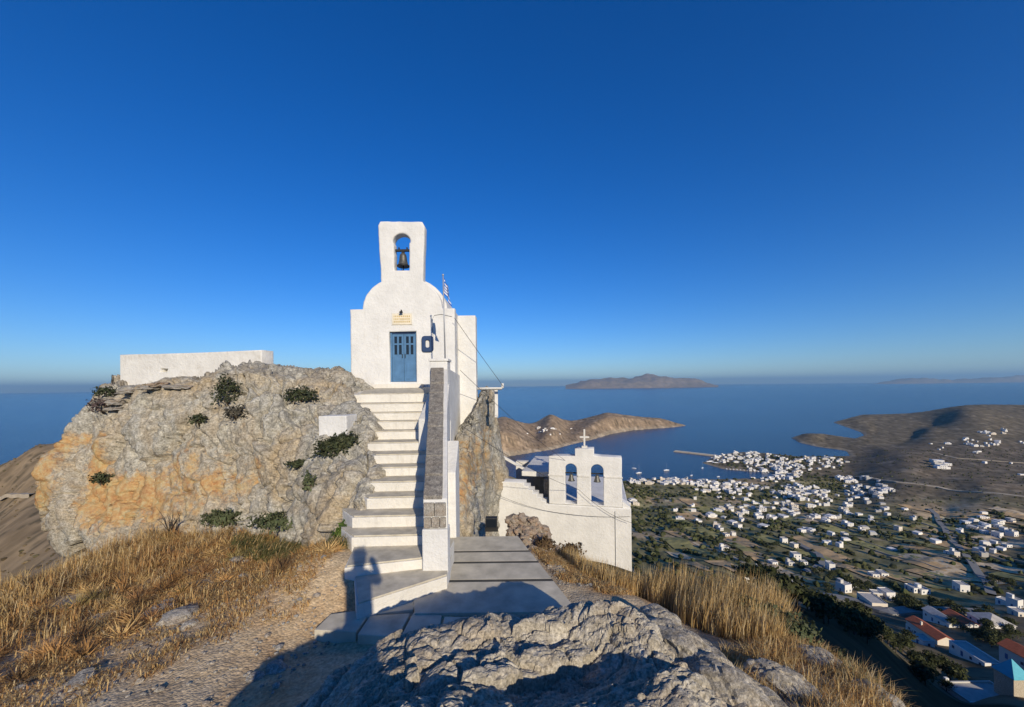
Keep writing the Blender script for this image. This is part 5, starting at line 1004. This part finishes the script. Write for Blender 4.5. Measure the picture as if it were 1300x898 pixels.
def house(pos, w, d, h, label, roof='flat', rz=0.0, wall='hwhite', wins=2, upper=None, grp=None, chimney=False, roof_mat=None):
    """x = width across the front (front faces -y), y = depth; windows on the front and the left side"""
    houses_xy.append((pos[0], pos[1])); o = empty('house', pos, rz); tag(o, label, 'house', grp)
    box('wall', -w / 2, w / 2, -d / 2, d / 2, -4, h, M[wall], o)
    if roof == 'flat':
        pr = box('roof', -w / 2 + .3, w / 2 - .3, -d / 2 + .3, d / 2 - .3, h + .002, h + .06, M['groof'], o)
        link('parapet', merge_boxes('parapet', [(-w / 2 - .03, w / 2 + .03, -d / 2 - .03, -d / 2 + .27, h - .02, h + .45), (-w / 2 - .03, w / 2 + .03, d / 2 - .27, d / 2 + .03, h - .02, h + .45), (-w / 2 - .03, -w / 2 + .27, -d / 2 + .28, d / 2 - .28, h - .02, h + .45), (w / 2 - .27, w / 2 + .03, -d / 2 + .28, d / 2 - .28, h - .02, h + .45)]), M[wall], pr)
    elif roof == 'gable':
        e = .45; rh = w * 0.26
        V = [(-w / 2 - e, -d / 2 - e, h - .1), (0, -d / 2 - e, h + rh), (w / 2 + e, -d / 2 - e, h - .1), (-w / 2 - e, d / 2 + e, h - .1), (0, d / 2 + e, h + rh), (w / 2 + e, d / 2 + e, h - .1)]; V += [(x, y, z + .22) for x, y, z in V]
        Fc = [(0, 3, 4, 1), (1, 4, 5, 2), (6, 7, 10, 9), (7, 8, 11, 10), (0, 1, 7, 6), (1, 2, 8, 7), (3, 9, 10, 4), (4, 10, 11, 5), (0, 6, 9, 3), (2, 5, 11, 8)]
        pr = link('roof', new_mesh('roof', V, Fc), M[roof_mat or 'tile'], o)
        for s in (-1, 1): prism('gable', [(-w / 2, s * (d / 2 - .15) - .14), (w / 2, s * (d / 2 - .15) - .14), (w / 2, s * (d / 2 - .15) + .14), (-w / 2, s * (d / 2 - .15) + .14)], h - .3, h - .12, M[wall], o)
        for s in (-1, 1):
            y0 = s * (d / 2 - .15); me = new_mesh('gable_wall', [(-w / 2, y0 - .14, h - .11), (w / 2, y0 - .14, h - .11), (0, y0 - .14, h + rh - .06), (-w / 2, y0 + .14, h - .11), (w / 2, y0 + .14, h - .11), (0, y0 + .14, h + rh - .06)], [(0, 1, 2), (5, 4, 3), (0, 3, 4, 1), (1, 4, 5, 2), (2, 5, 3, 0)]); link('gable_wall', me, M[wall], o)
    elif roof == 'hip':
        e = .4; rh = w * 0.26; V = [(-w / 2 - e, -d / 2 - e, h), (w / 2 + e, -d / 2 - e, h), (w / 2 + e, d / 2 + e, h), (-w / 2 - e, d / 2 + e, h), (0, -d / 2 + w * .4, h + rh), (0, d / 2 - w * .4, h + rh)]; V += [(x, y, z - .2) for x, y, z in V[:4]]
        pr = link('roof', new_mesh('roof', V, [(0, 1, 4), (1, 2, 5, 4), (2, 3, 5), (3, 0, 4, 5), (0, 6, 7, 1), (1, 7, 8, 2), (2, 8, 9, 3), (3, 9, 6, 0), (6, 9, 8, 7)]), M[roof_mat or 'tile'], o)
    fl = max(1, int(h // 3))
    for f_ in range(fl):
        z0 = f_ * 3 + 1.0
        for k in range(wins):
            x = -w / 2 + w * (k + 0.5) / wins
            wd = box('window', x - .5, x + .5, -d / 2 - .05, -d / 2 + .02, z0, z0 + 1.25, M['shut'], o); box('pane', x - .38, x + .38, -d / 2 - .07, -d / 2 - .052, z0 + .12, z0 + 1.13, M['hpane'], wd)
        nk = max(1, int(d / 3.4))
        for k in range(nk):
            y = -d / 2 + d * (k + 0.5) / nk
            if f_ == 0 and k == nk // 2:
                dr = box('door', -w / 2 - .05, -w / 2 + .02, y - .5, y + .5, 0.05, 2.2, M['shut'], o); continue
            wd = box('window', -w / 2 - .05, -w / 2 + .02, y - .5, y + .5, z0, z0 + 1.25, M['shut'], o); box('pane', -w / 2 - .07, -w / 2 - .052, y - .38, y + .38, z0 + .12, z0 + 1.13, M['hpane'], wd)
    if upper: x0, x1, y0, y1, hh = upper; box('upper_storey', x0, x1, y0, y1, h + .061, h + hh, M[wall], o)
    if chimney: box('chimney', -w * .3, -w * .3 + .7, d * .1, d * .1 + .7, h - .1, h + w * .26 + .9, M[wall], o)
    return o
def at_land(px, py):
    q = on_land(px, py)
    while q.y < 215 and py > 700: py -= 3; q = on_land(px, py)
    return q
mid = [(914, 674, 8, 'square white house among dark trees left of the mid valley fields'), (922, 682, 8, 'white house second in the group left of the tan field'), (937, 671, 10, 'long white house heading the group left of the tan field'), (931, 682, 7, 'white house lowest right in the group left of the tan field'), (919, 699, 11, 'white house half hidden by dark trees above the straw edge'), (995, 690, 9, 'white house above the curved lane'), (1008, 697, 8, 'white house beside the bend of the curved lane'),
       (1010, 711, 10, 'tallest white house of the complex below the curved lane', ), (1003, 718, 8, 'left white house of the complex below the curved lane'), (1020, 717, 8, 'right white house of the complex below the curved lane'), (981, 717, 8, 'low white house left of the lane complex'), (972, 730, 9, 'white house at the lower left of the lane complex'), (948, 746, 12, 'pale flat roofed house beside the road top of the dark slope'), (966, 727, 8, 'white house left of the lower tan field'), (1011, 744, 10, 'white house under the tan strip field'), (1072, 680, 8, 'white house in the middle of the green valley fields'),
       (1094, 675, 9, 'white house with neighbours in the green valley centre'), (1140, 674, 8, 'white house with dark trees left of the asphalt road'), (1250, 659, 8, 'lone white house on the pale field right of the road'), (1205, 704, 10, 'white house just left of the asphalt road'), (1212, 708, 7, 'small white annex house next to the asphalt road'), (1109, 733, 8, 'white house between two green fields, left one'), (1120, 731, 8, 'white house between two green fields, right one'), (1054, 723, 7, 'little white house right of the curved lane'), (1071, 751, 9, 'white house in the row below the fields, leftmost'), (1080, 748, 8, 'white house in the row below the fields, second'),
       (1112, 758, 8, 'white house in the row below the fields, third'), (1125, 760, 9, 'white house in the row below the fields, rightmost'), (1170, 754, 10, 'white house with dark grove on its right'), (1158, 752, 7, 'small house left of the dark grove'), (1220, 751, 9, 'flat white house below the end of the asphalt road'), (1277, 768, 8, 'white house at the right edge above the turquoise tower'), (1288, 772, 7, 'white house at the right edge, second above the tower'), (1292, 782, 8, 'white house at the right edge, lowest above the tower'), (1266, 683, 9, 'white house among strips right of the asphalt road'), (1278, 695, 9, 'white house lower among the strips right of the road'), (1287, 681, 8, 'white house at the right edge beside the strips')]
for k, q in enumerate(mid):
    px, py, w, lab = q; random.seed(300 + k)
    w *= 0.68; house(at_land(px, py), w, random.uniform(5, 8), random.choice([2.8, 3.2, 5.6]) if k != 7 else 6.2, lab, 'flat', random.uniform(-.3, .3), wins=2, upper=(-w / 2 + .5, 0, 0, 3, 2.6) if k % 4 == 0 else None, grp='white valley houses')
random.seed(77)
def hp(px, py, Y):
    q = P(px, py, Y); q.z = max(q.z, tz(q.x, q.y) + 0.2); return q
house(hp(1180, 818, 200), 7.5, 17, 5.2, 'long white house with red tiled roof and shaded window row on the lower slope', 'gable', -0.1, wins=1, chimney=True)
house(hp(1163, 806, 206), 5, 6, 3.6, 'white flat roofed annex in front of the long red roofed house', 'flat', -0.1, wins=1)
house(hp(1172, 822, 188), 5, 6, 3.0, 'small white outbuilding at the shaded side of the long red roofed house', 'flat', -0.1, wins=1)
house(hp(1196, 797, 232), 7, 16, 4.0, 'white house with grey pitched roof behind the long red roofed house', 'gable', -0.1, wins=1, roof_mat='groof')
house(hp(1219, 802, 228), 8, 12, 4.2, 'white house with short red tiled roof right of the grey roofed house', 'gable', -0.1, wins=2)
house(hp(1258, 806, 224), 13, 12, 3.6, 'wide white house with brownish hipped roof on the lower slope', 'hip', -0.1, wins=3, roof_mat='groof')
house(hp(1107, 780, 262), 9, 14, 4.6, 'white house with dark windows at the upper edge of the dark slope', 'flat', -0.15, wins=3)
house(hp(1300, 842, 160), 8, 10, 4.4, 'white house with red tiled roof cut by the right edge', 'gable', 0.0, wins=2)
house(hp(1238, 846, 172), 7, 15, 3.0, 'white terrace house with parapet below the long red roofed house', 'flat', -0.1, wins=1)
# turquoise-capped tower and terrace at the lower right corner
tq = P(1287, 862, 125); t0 = empty('tower', (tq.x + 2.6, tq.y + 2.6, tq.z - 10)); tag(t0, 'square stone tower with turquoise pyramid roof at the lower right corner', 'tower')
hgt = 10.0
bx = [(-2.6, 2.6, -2.6, 2.6, -3, hgt)]; link('wall', merge_boxes('wall', bx), M['hstone'], t0)
link('roof', new_mesh('roof', [(-3, -3, hgt), (3, -3, hgt), (3, 3, hgt), (-3, 3, hgt), (0, 0, hgt + 4.6), (-3, -3, hgt - .25), (3, -3, hgt - .25), (3, 3, hgt - .25), (-3, 3, hgt - .25)], [(0, 1, 4), (1, 2, 4), (2, 3, 4), (3, 0, 4), (0, 5, 6, 1), (1, 6, 7, 2), (2, 7, 8, 3), (3, 8, 5, 0), (5, 8, 7, 6)]), M['turq'], t0)
houses_xy.append((t0.location.x, t0.location.y))
tq = P(1238, 888, 131); tq.z = max(tq.z, tz(tq.x, tq.y) + 2.5, tz(tq.x - 8, tq.y) + 1.5, tz(tq.x, tq.y + 3) + 1.5); te = empty('terrace_house', tq); tag(te, 'flat pale terrace roof with white parapet and chimney at the bottom right', 'house'); houses_xy.append((tq.x, tq.y))
box('wall', -8, 9, -5, 3.4, -8, 0, M['hwhite'], te); box('roof', -7.6, 8.6, -4.6, 3.0, 0.002, 0.05, M['groof'], te)
link('parapet', merge_boxes('parapet', [(-8.03, 9.03, 3.0, 3.43, -.02, .5), (-8.03, -7.6, -5.0, 2.99, -.02, .5), (8.6, 9.03, -5, 2.99, -.02, .5)]), M['hwhite'], te); box('chimney', -7.5, -6.3, 2.0, 2.98, 0.06, 2.4, M['hwhite'], te, 0.2)

# the crowd of tiny houses beyond the first three hundred
bv = np.array(boxv(-1, 1, -1, 1, 0, 1)[0]); bf = np.array(boxv(-1, 1, -1, 1, 0, 1)[1]); tv = []; tf = []; tc_ = []
spots = []
for cx, cy, rx, ry, n_ in ((950, 583, 50, 7, 60), (985, 600, 42, 13, 80), (1035, 590, 45, 9, 40), (850, 613, 60, 4, 46), (925, 622, 50, 8, 40), (1020, 628, 45, 12, 36), (1100, 622, 40, 14, 34), (1000, 648, 150, 22, 60), (1150, 680, 130, 30, 16), (1260, 680, 40, 30, 16), (1240, 565, 60, 12, 16), (1270, 600, 30, 20, 4), (700, 548, 40, 9, 6)):
    for _ in range(n_):
        a = random.uniform(0, 6.28); r = math.sqrt(random.random()); spots.append((cx + rx * r * math.cos(a), cy + ry * r * math.sin(a)))
nb_ = 0
for px, py in spots:
    q = on_land(px, py)
    if shore(np.array([[q.x, q.y]]))[0] < 4 or not clear_of_houses(q.x, q.y, 7.5): continue
    houses_xy.append((q.x, q.y)); s1, s2, hh = random.uniform(1.8, 3.8), random.uniform(1.8, 3.6), random.uniform(2.4, 4.6); a = random.uniform(-.5, .5); R_ = np.array([[math.cos(a), -math.sin(a), 0], [math.sin(a), math.cos(a), 0], [0, 0, 1]])
    parts_ = [(s1, s2, hh, 0, 0)] + ([(s1 * .5, s2 * .6, hh * random.uniform(.5, 1.6), s1 * .9, -s2 * .3)] if random.random() < .6 else [])
    g_ = random.choice([1, 1, 1, .92, .8, .6]); tint = np.array([0.74, 0.72, 0.68]) * g_ if random.random() < .99 else np.array([0.4, 0.2, 0.13])
    for (w_, d_2, h_, ox, oy) in parts_:
        tv.append((bv * np.array([w_, d_2, h_ + 2]) + np.array([ox, oy, -2])) @ R_.T + np.array([q.x, q.y, q.z])); tf.append(bf + nb_ * 8); nb_ += 1; tc_.append(np.tile(tint, (8, 1)))
me = np_mesh('distant_houses', np.concatenate(tv), np.concatenate(tf)); vcol(me, np.concatenate(tc_))
stuff(link('distant_houses', me, attr_mat('distant_walls', 0.9, 0.05, 0.2)), 'countless tiny white houses dotted over the far valley and town', 'houses')
# ------------------------------------------------------------------ trees of the valley
cnt = 0
grove = [(1230, 790, 60, 16, 20), (1110, 765, 70, 8, 16), (1270, 810, 25, 14, 10), (1165, 772, 30, 9, 26), (1090, 748, 25, 7, 12), (1215, 778, 40, 6, 14), (1255, 815, 25, 10, 12), (1050, 790, 60, 14, 22), (1130, 815, 40, 14, 18), (1190, 860, 30, 20, 16), (1010, 768, 40, 8, 8), (930, 708, 30, 8, 12), (985, 700, 25, 6, 10), (1160, 690, 20, 8, 8), (1060, 738, 30, 6, 10), (1270, 742, 25, 6, 8), (965, 752, 25, 4, 6)]
gl_lab = ['dark bushy tree among the red roofed houses', 'bushy tree along the top of the dark slope', 'bushy tree above the turquoise tower', 'dark tree in the grove below the asphalt road', 'tree among the row of houses under the fields', 'dark tree on the strip above the red roofed houses', 'dark tree between the hipped roof house and the tower', 'dark tree on the shaded slope under the ridge edge', 'dark tree on the shaded slope left of the red roofed house', 'dark tree on the shaded slope beside the terrace roof', 'dark tree at the upper edge of the shaded slope', 'dark tree by the valley houses above the straw edge', 'tree beside the curved lane houses', 'tree beside the asphalt road in mid valley', 'tree along the lower valley lane', 'tree at the right edge above the white houses', 'tree beside the road above the dark slope']
for g, (cx, cy, rx, ry, n_) in enumerate(grove):
    for _ in range(n_):
        a = random.uniform(0, 6.28); r = math.sqrt(random.random()); q = on_land(cx + rx * r * math.cos(a), cy + ry * r * math.sin(a) + 0.2 * rx * r * math.cos(a))
        if q.y < 60 or not clear_of_houses(q.x, q.y, 7.5): continue
        ot = tree(q, random.uniform(0.8, 1.45), random.choice([0, 1, 2, 3, 0, 1, 4]) if g == 3 else random.randrange(4), gl_lab[g], 'trees of the valley slopes'); ranked.setdefault(gl_lab[g], []).append(ot)
ONES = ['', 'first', 'second', 'third', 'fourth', 'fifth', 'sixth', 'seventh', 'eighth', 'ninth', 'tenth', 'eleventh', 'twelfth', 'thirteenth', 'fourteenth', 'fifteenth', 'sixteenth', 'seventeenth', 'eighteenth', 'nineteenth']
def ordinal(i):
    return ONES[i] if i < 20 else {20: 'twentieth', 30: 'thirtieth', 40: 'fortieth'}.get(i) or {2: 'twenty-', 3: 'thirty-', 4: 'forty-'}[i // 10] + ONES[i % 10]
for lab, obs in ranked.items():
    obs.sort(key=lambda o_: o_.location.x / o_.location.y)
    for i, o_ in enumerate(obs): o_['label'] = lab + (', leftmost' if i == 0 else ', rightmost' if i == len(obs) - 1 else ', %s from left' % ordinal(i + 1))
# the mass of small trees and bushes further off
ico = bmesh.new(); bmesh.ops.create_icosphere(ico, subdivisions=1, radius=1.0); iv = np.array([v_.co[:] for v_ in ico.verts]); iff = np.array([[v_.index for v_ in f_.verts] for f_ in ico.faces]); ico.free()
cand = np.c_[RNG.uniform(60, 1500, 60000), RNG.uniform(110, 1180, 60000)]
rows_ = np.abs(np.sin(cand[:, 0] * 0.16 + 1.2 * fbm(np.c_[cand / 200, np.zeros(len(cand))], 2, 3)))
dd = fbm(np.c_[cand / 90, np.zeros(len(cand))], 3, 121) * 0.7 + 0.5 * (rows_ > 0.82) + 0.1; ratio = cand[:, 0] / cand[:, 1]
zc = terrain_z(cand); sdc = shore(cand)
prob = np.clip(dd, 0, 1) * np.where((ratio > 0.84) & (cand[:, 1] > 560), 0.35, 1.0) * np.where(cand[:, 1] > 830, 0.55, 1.0) * np.where((cand[:, 1] < 300), 0.0, 1)
ok = (RNG.random(len(cand)) < prob) & (sdc > 14) & (ratio < 1.6) & (ratio > 0.15) & (zc < -95)
cand = cand[ok]; zc = zc[ok]
H_ = np.array(houses_xy); keep = np.ones(len(cand), bool)
for a in range(0, len(cand), 4000):
    d2 = ((cand[a:a + 4000, None, :] - H_[None]) ** 2).sum(2).min(1); keep[a:a + 4000] = d2 > 60
fp_ = np.array([[o_.x, o_.y] for o_ in [on_land(f_[0], f_[1]) for f_ in fields]])
d2 = np.abs(cand[:, None, :] - fp_[None]); inside = ((d2[..., 0] < 10) & (d2[..., 1] < 24)).any(1); keep &= ~(inside & (RNG.random(len(cand)) < 0.9))
cand = cand[keep]; zc = zc[keep]; N = min(len(cand), 9000); cand = cand[:N]; zc = zc[:N]
hill_ = (cand[:, 0] / cand[:, 1] > 0.84) & (cand[:, 1] > 560); sz = RNG.uniform(1.2, 3.2, N) * np.where(hill_, 0.55, 1); j = RNG.uniform(0.65, 1.3, (N, len(iv), 1))
vv = iv[None] * j * sz[:, None, None] * np.array([1.05, 1.05, 0.9]) + np.c_[cand, zc + sz * 0.55][:, None, :]
ff = (iff[None] + (np.arange(N) * len(iv))[:, None, None]).reshape(-1, 3)
me = np_mesh('orchard_trees', vv.reshape(-1, 3), ff); vcol(me, np.repeat(np.array(TT)[RNG.integers(0, 4, N)] * RNG.uniform(0.8, 1.7, (N, 1)), len(iv), 0))
stuff(link('orchard_trees', me, M['leaf']), 'mass of small far off olive trees and bushes covering the valley', 'trees')
L_ = np.c_[RNG.uniform(-420, -14, 6000), RNG.uniform(14, 420, 6000)]; L_ = L_[(fbm(np.c_[L_ / 25, np.zeros(len(L_))], 3, 131) > -0.05) & (np.abs(L_[:, 0] / L_[:, 1]) > 0.9)]; N = len(L_); zl = terrain_z(L_); rl = np.hypot(L_[:, 0], L_[:, 1])
sl2 = RNG.uniform(0.12, 0.36, N) * np.clip(rl / 90, 0.6, 2.2); j = RNG.uniform(0.6, 1.35, (N, len(iv), 1)); vv = iv[None] * j * sl2[:, None, None] * np.array([1.1, 1.1, 0.7]) + np.c_[L_, zl + sl2 * 0.3][:, None, :]
me = np_mesh('hillside_scrub', vv.reshape(-1, 3), (iff[None] + (np.arange(N) * len(iv))[:, None, None]).reshape(-1, 3)); vcol(me, np.repeat(np.array([(0.17, 0.13, 0.075), (0.20, 0.15, 0.085), (0.14, 0.12, 0.065)])[RNG.integers(0, 3, N)] * RNG.uniform(0.7, 1.3, (N, 1)), len(iv), 0))
stuff(link('hillside_scrub', me, M['leaf']), 'low dry scrub dotting the slope left of the cliff', 'scrub')

# ------------------------------------------------------------------ harbour: pier, boats
a = G(856, 573.5, SEA); b_ = G(912, 580, SEA); d_ = (b_ - a); rz = math.atan2(d_.y, d_.x)
pr = empty('pier', a, rz); tag(pr, 'long pale concrete pier reaching left from the harbour town', 'pier'); box('deck', 0, d_.length, -5, 5, -3, 2.2, M['track'], pr); box('breakwater', 0.5, d_.length, 5.01, 8, -3, 3.6, M['hwhite'], pr)
tag(pr, 'long pale concrete pier reaching left from the harbour town', 'pier')
def hull_mesh(L, Wd, h):
    V = []; xs = np.linspace(-L / 2, L / 2, 9)
    for x in xs:
        t_ = (x + L / 2) / L; w_ = Wd / 2 * (1 - max(0, (t_ - .45) / .55) ** 2.2) * (0.75 + .25 * min(1, t_ * 4)); w_ = max(w_, .06)
        V += [(x, -w_ * .5, -.5), (x, -w_, h + .25 * t_), (x, w_, h + .25 * t_), (x, w_ * .5, -.5)]
    Fc = []
    for i in range(8):
        o_ = i * 4
        for k in range(4): Fc.append((o_ + k, o_ + 4 + k, o_ + 4 + (k + 1) % 4, o_ + (k + 1) % 4))
    Fc += [(0, 1, 2, 3), (35, 34, 33, 32)]
    me = new_mesh('hull', V, Fc); bm = bmesh.new(); bm.from_mesh(me); bmesh.ops.recalc_face_normals(bm, faces=bm.faces[:]); bm.to_mesh(me); bm.free(); return me
M['hullp'] = simple('boat_white', (0.8, 0.8, 0.8), 0.3, 0.04, 1.0)
hm = hull_mesh(13, 3.8, 1.3); cabm = merge_boxes('cabin', [(-2.8, 2.4, -1.1, 1.1, 1.2, 2.1), (-5.5, -3, -1.3, 1.3, 1.2, 1.7)], 0.1); mast = tube_mesh('mast', [(0.6, 0, 1.2), (0.6, 0, 17)], 0.16, 6, 0.08); boom = tube_mesh('boom', [(0.6, 0, 3.2), (-5, 0, 3.3)], 0.28, 6)
def boat(px, py, rz, s, label, sail=True, grp='boats in the bay'):
    q = G(px, py, SEA); o = empty('sailboat' if sail else 'motorboat', q, rz); o.scale = (s, s, s); tag(o, label, 'boat', grp)
    link('hull', hm, M['hullp'], o); link('cabin', cabm, M['hullp'], o)
    if sail: link('mast', mast, M['steel'], o); link('boom', boom, M['shut'], o)
    return o
for px, py, rz, s, lab, sl_ in [(811, 601, 0.4, 1.3, 'white sailing yacht anchored nearest the lower chapel', True), (805, 595, 2.6, 0.9, 'smaller sailing yacht behind the one nearest the lower chapel', True), (846, 597.5, 0.2, 1.2, 'white sailing yacht alone in the middle of the bay', True), (892, 594.5, 1.0, 1.1, 'dark-sided yacht off the marina entrance', True), (878, 604, 0.6, 0.8, 'small yacht close to the beach', True), (912, 605.5, 0.3, 0.7, 'little boat close to the marina corner', False), (902, 587, 0.1, 2.0, 'large white motor yacht moored under the harbour point', False), (909, 588.5, -0.3, 1.6, 'second large motor yacht moored under the harbour point', False), (907, 583, 0.1, 1.2, 'tall masted yacht by the root of the pier', True)]:
    boat(px, py, rz, s, lab, sl_)
for k in range(13):
    boat(922 + k * 4.4, 595.6 + k * 0.33, 1.4, 0.75, 'small white boat moored in the marina row' + (', leftmost' if k == 0 else ', rightmost' if k == 12 else ', %s from left' % ordinal(k + 1)), k % 2 == 0, 'boats in the marina row')
# ------------------------------------------------------------------ the photographer, whose shadow falls on the lowest steps
pb = [(0, -.40, -.70), (0, -.41, -.48), (0, -.42, -.26), (0, -.40, -.12), (0, -.37, -.02), (0, -.36, .07),
      (.17, -.42, -.20), (.23, -.24, -.36), (.14, -.12, -.20), (.05, -.06, -.06), (-.17, -.42, -.20), (-.23, -.24, -.36), (-.14, -.12, -.20), (-.05, -.06, -.06),
      (.10, -.40, -.80), (.13, -.38, -1.18), (.15, -.42, -1.55), (.16, -.32, -1.60), (-.10, -.40, -.80), (-.13, -.40, -1.18), (-.15, -.44, -1.55), (-.16, -.34, -1.60)]
pe = [(0, 1), (1, 2), (2, 3), (3, 4), (4, 5), (2, 6), (6, 7), (7, 8), (8, 9), (2, 10), (10, 11), (11, 12), (12, 13), (0, 14), (14, 15), (15, 16), (16, 17), (0, 18), (18, 19), (19, 20), (20, 21)]
pb = [(x + .10, y, z - .03) for x, y, z in pb]
pr_ = [.19, .17, .20, .07, .10, .105, .085, .065, .055, .045, .085, .065, .055, .045, .095, .065, .045, .04, .095, .065, .045, .04]
me = bpy.data.meshes.new('person'); me.from_pydata(pb, pe, []); me.update()
po = bpy.data.objects.new('person', me); C.objects.link(po); po.modifiers.new('skin', 'SKIN'); sb = po.modifiers.new('sub', 'SUBSURF'); sb.levels = 2; sb.render_levels = 2
for i, sv_ in enumerate(me.skin_vertices[0].data): sv_.radius = (pr_[i], pr_[i] * (0.75 if i < 3 else 1)); sv_.use_root = i == 0
pm = bpy.data.meshes.new_from_object(po.evaluated_get(bpy.context.evaluated_depsgraph_get())); bpy.data.objects.remove(po)
for mm_ in (simple('skin', (0.45, 0.28, 0.2), 0.6), simple('grey_shirt', (0.2, 0.22, 0.25), 0.9), simple('dark_trousers', (0.05, 0.055, 0.07), 0.9)): pm.materials.append(mm_)
for p_ in pm.polygons:
    c_ = p_.center; p_.material_index = 0 if c_.z > -.10 or (abs(c_.x - .1) < .3 and c_.y > -.22 and c_.z > -.4) else (1 if c_.z > -.72 else 2); p_.use_smooth = True
per = link('person', pm); tag(per, 'photographer in grey shirt holding a phone up, casting the shadow on the lowest steps', 'person')
hr = leafblob('hair', 500, (.11, .12, .10), .03, 5, [(0.02, 0.015, 0.01)], hollow=.8); link('hair', hr, None, per, (.10, -.38, .06))
# ------------------------------------------------------------------ haze
hz = bpy.data.materials.new('haze_air'); hz.use_nodes = True; n = hz.node_tree.nodes; l = hz.node_tree.links
for x in list(n):
    if x.type == 'BSDF_PRINCIPLED': n.remove(x)
pv_ = n.new('ShaderNodeVolumePrincipled'); pv_.inputs['Color'].default_value = (0.42, 0.74, 1.0, 1); pv_.inputs['Density'].default_value = 2.1e-5; pv_.inputs['Anisotropy'].default_value = 0.2
l.new(pv_.outputs[0], n['Material Output'].inputs['Volume'])
v, f = boxv(-112000, 112000, -112000, 112000, SEA - 18, 1300)
hb = link('haze', new_mesh('haze', v, f), hz); stuff(hb, 'thin blue air haze over the sea and far islands', 'haze')
print('objects', len(bpy.data.objects))
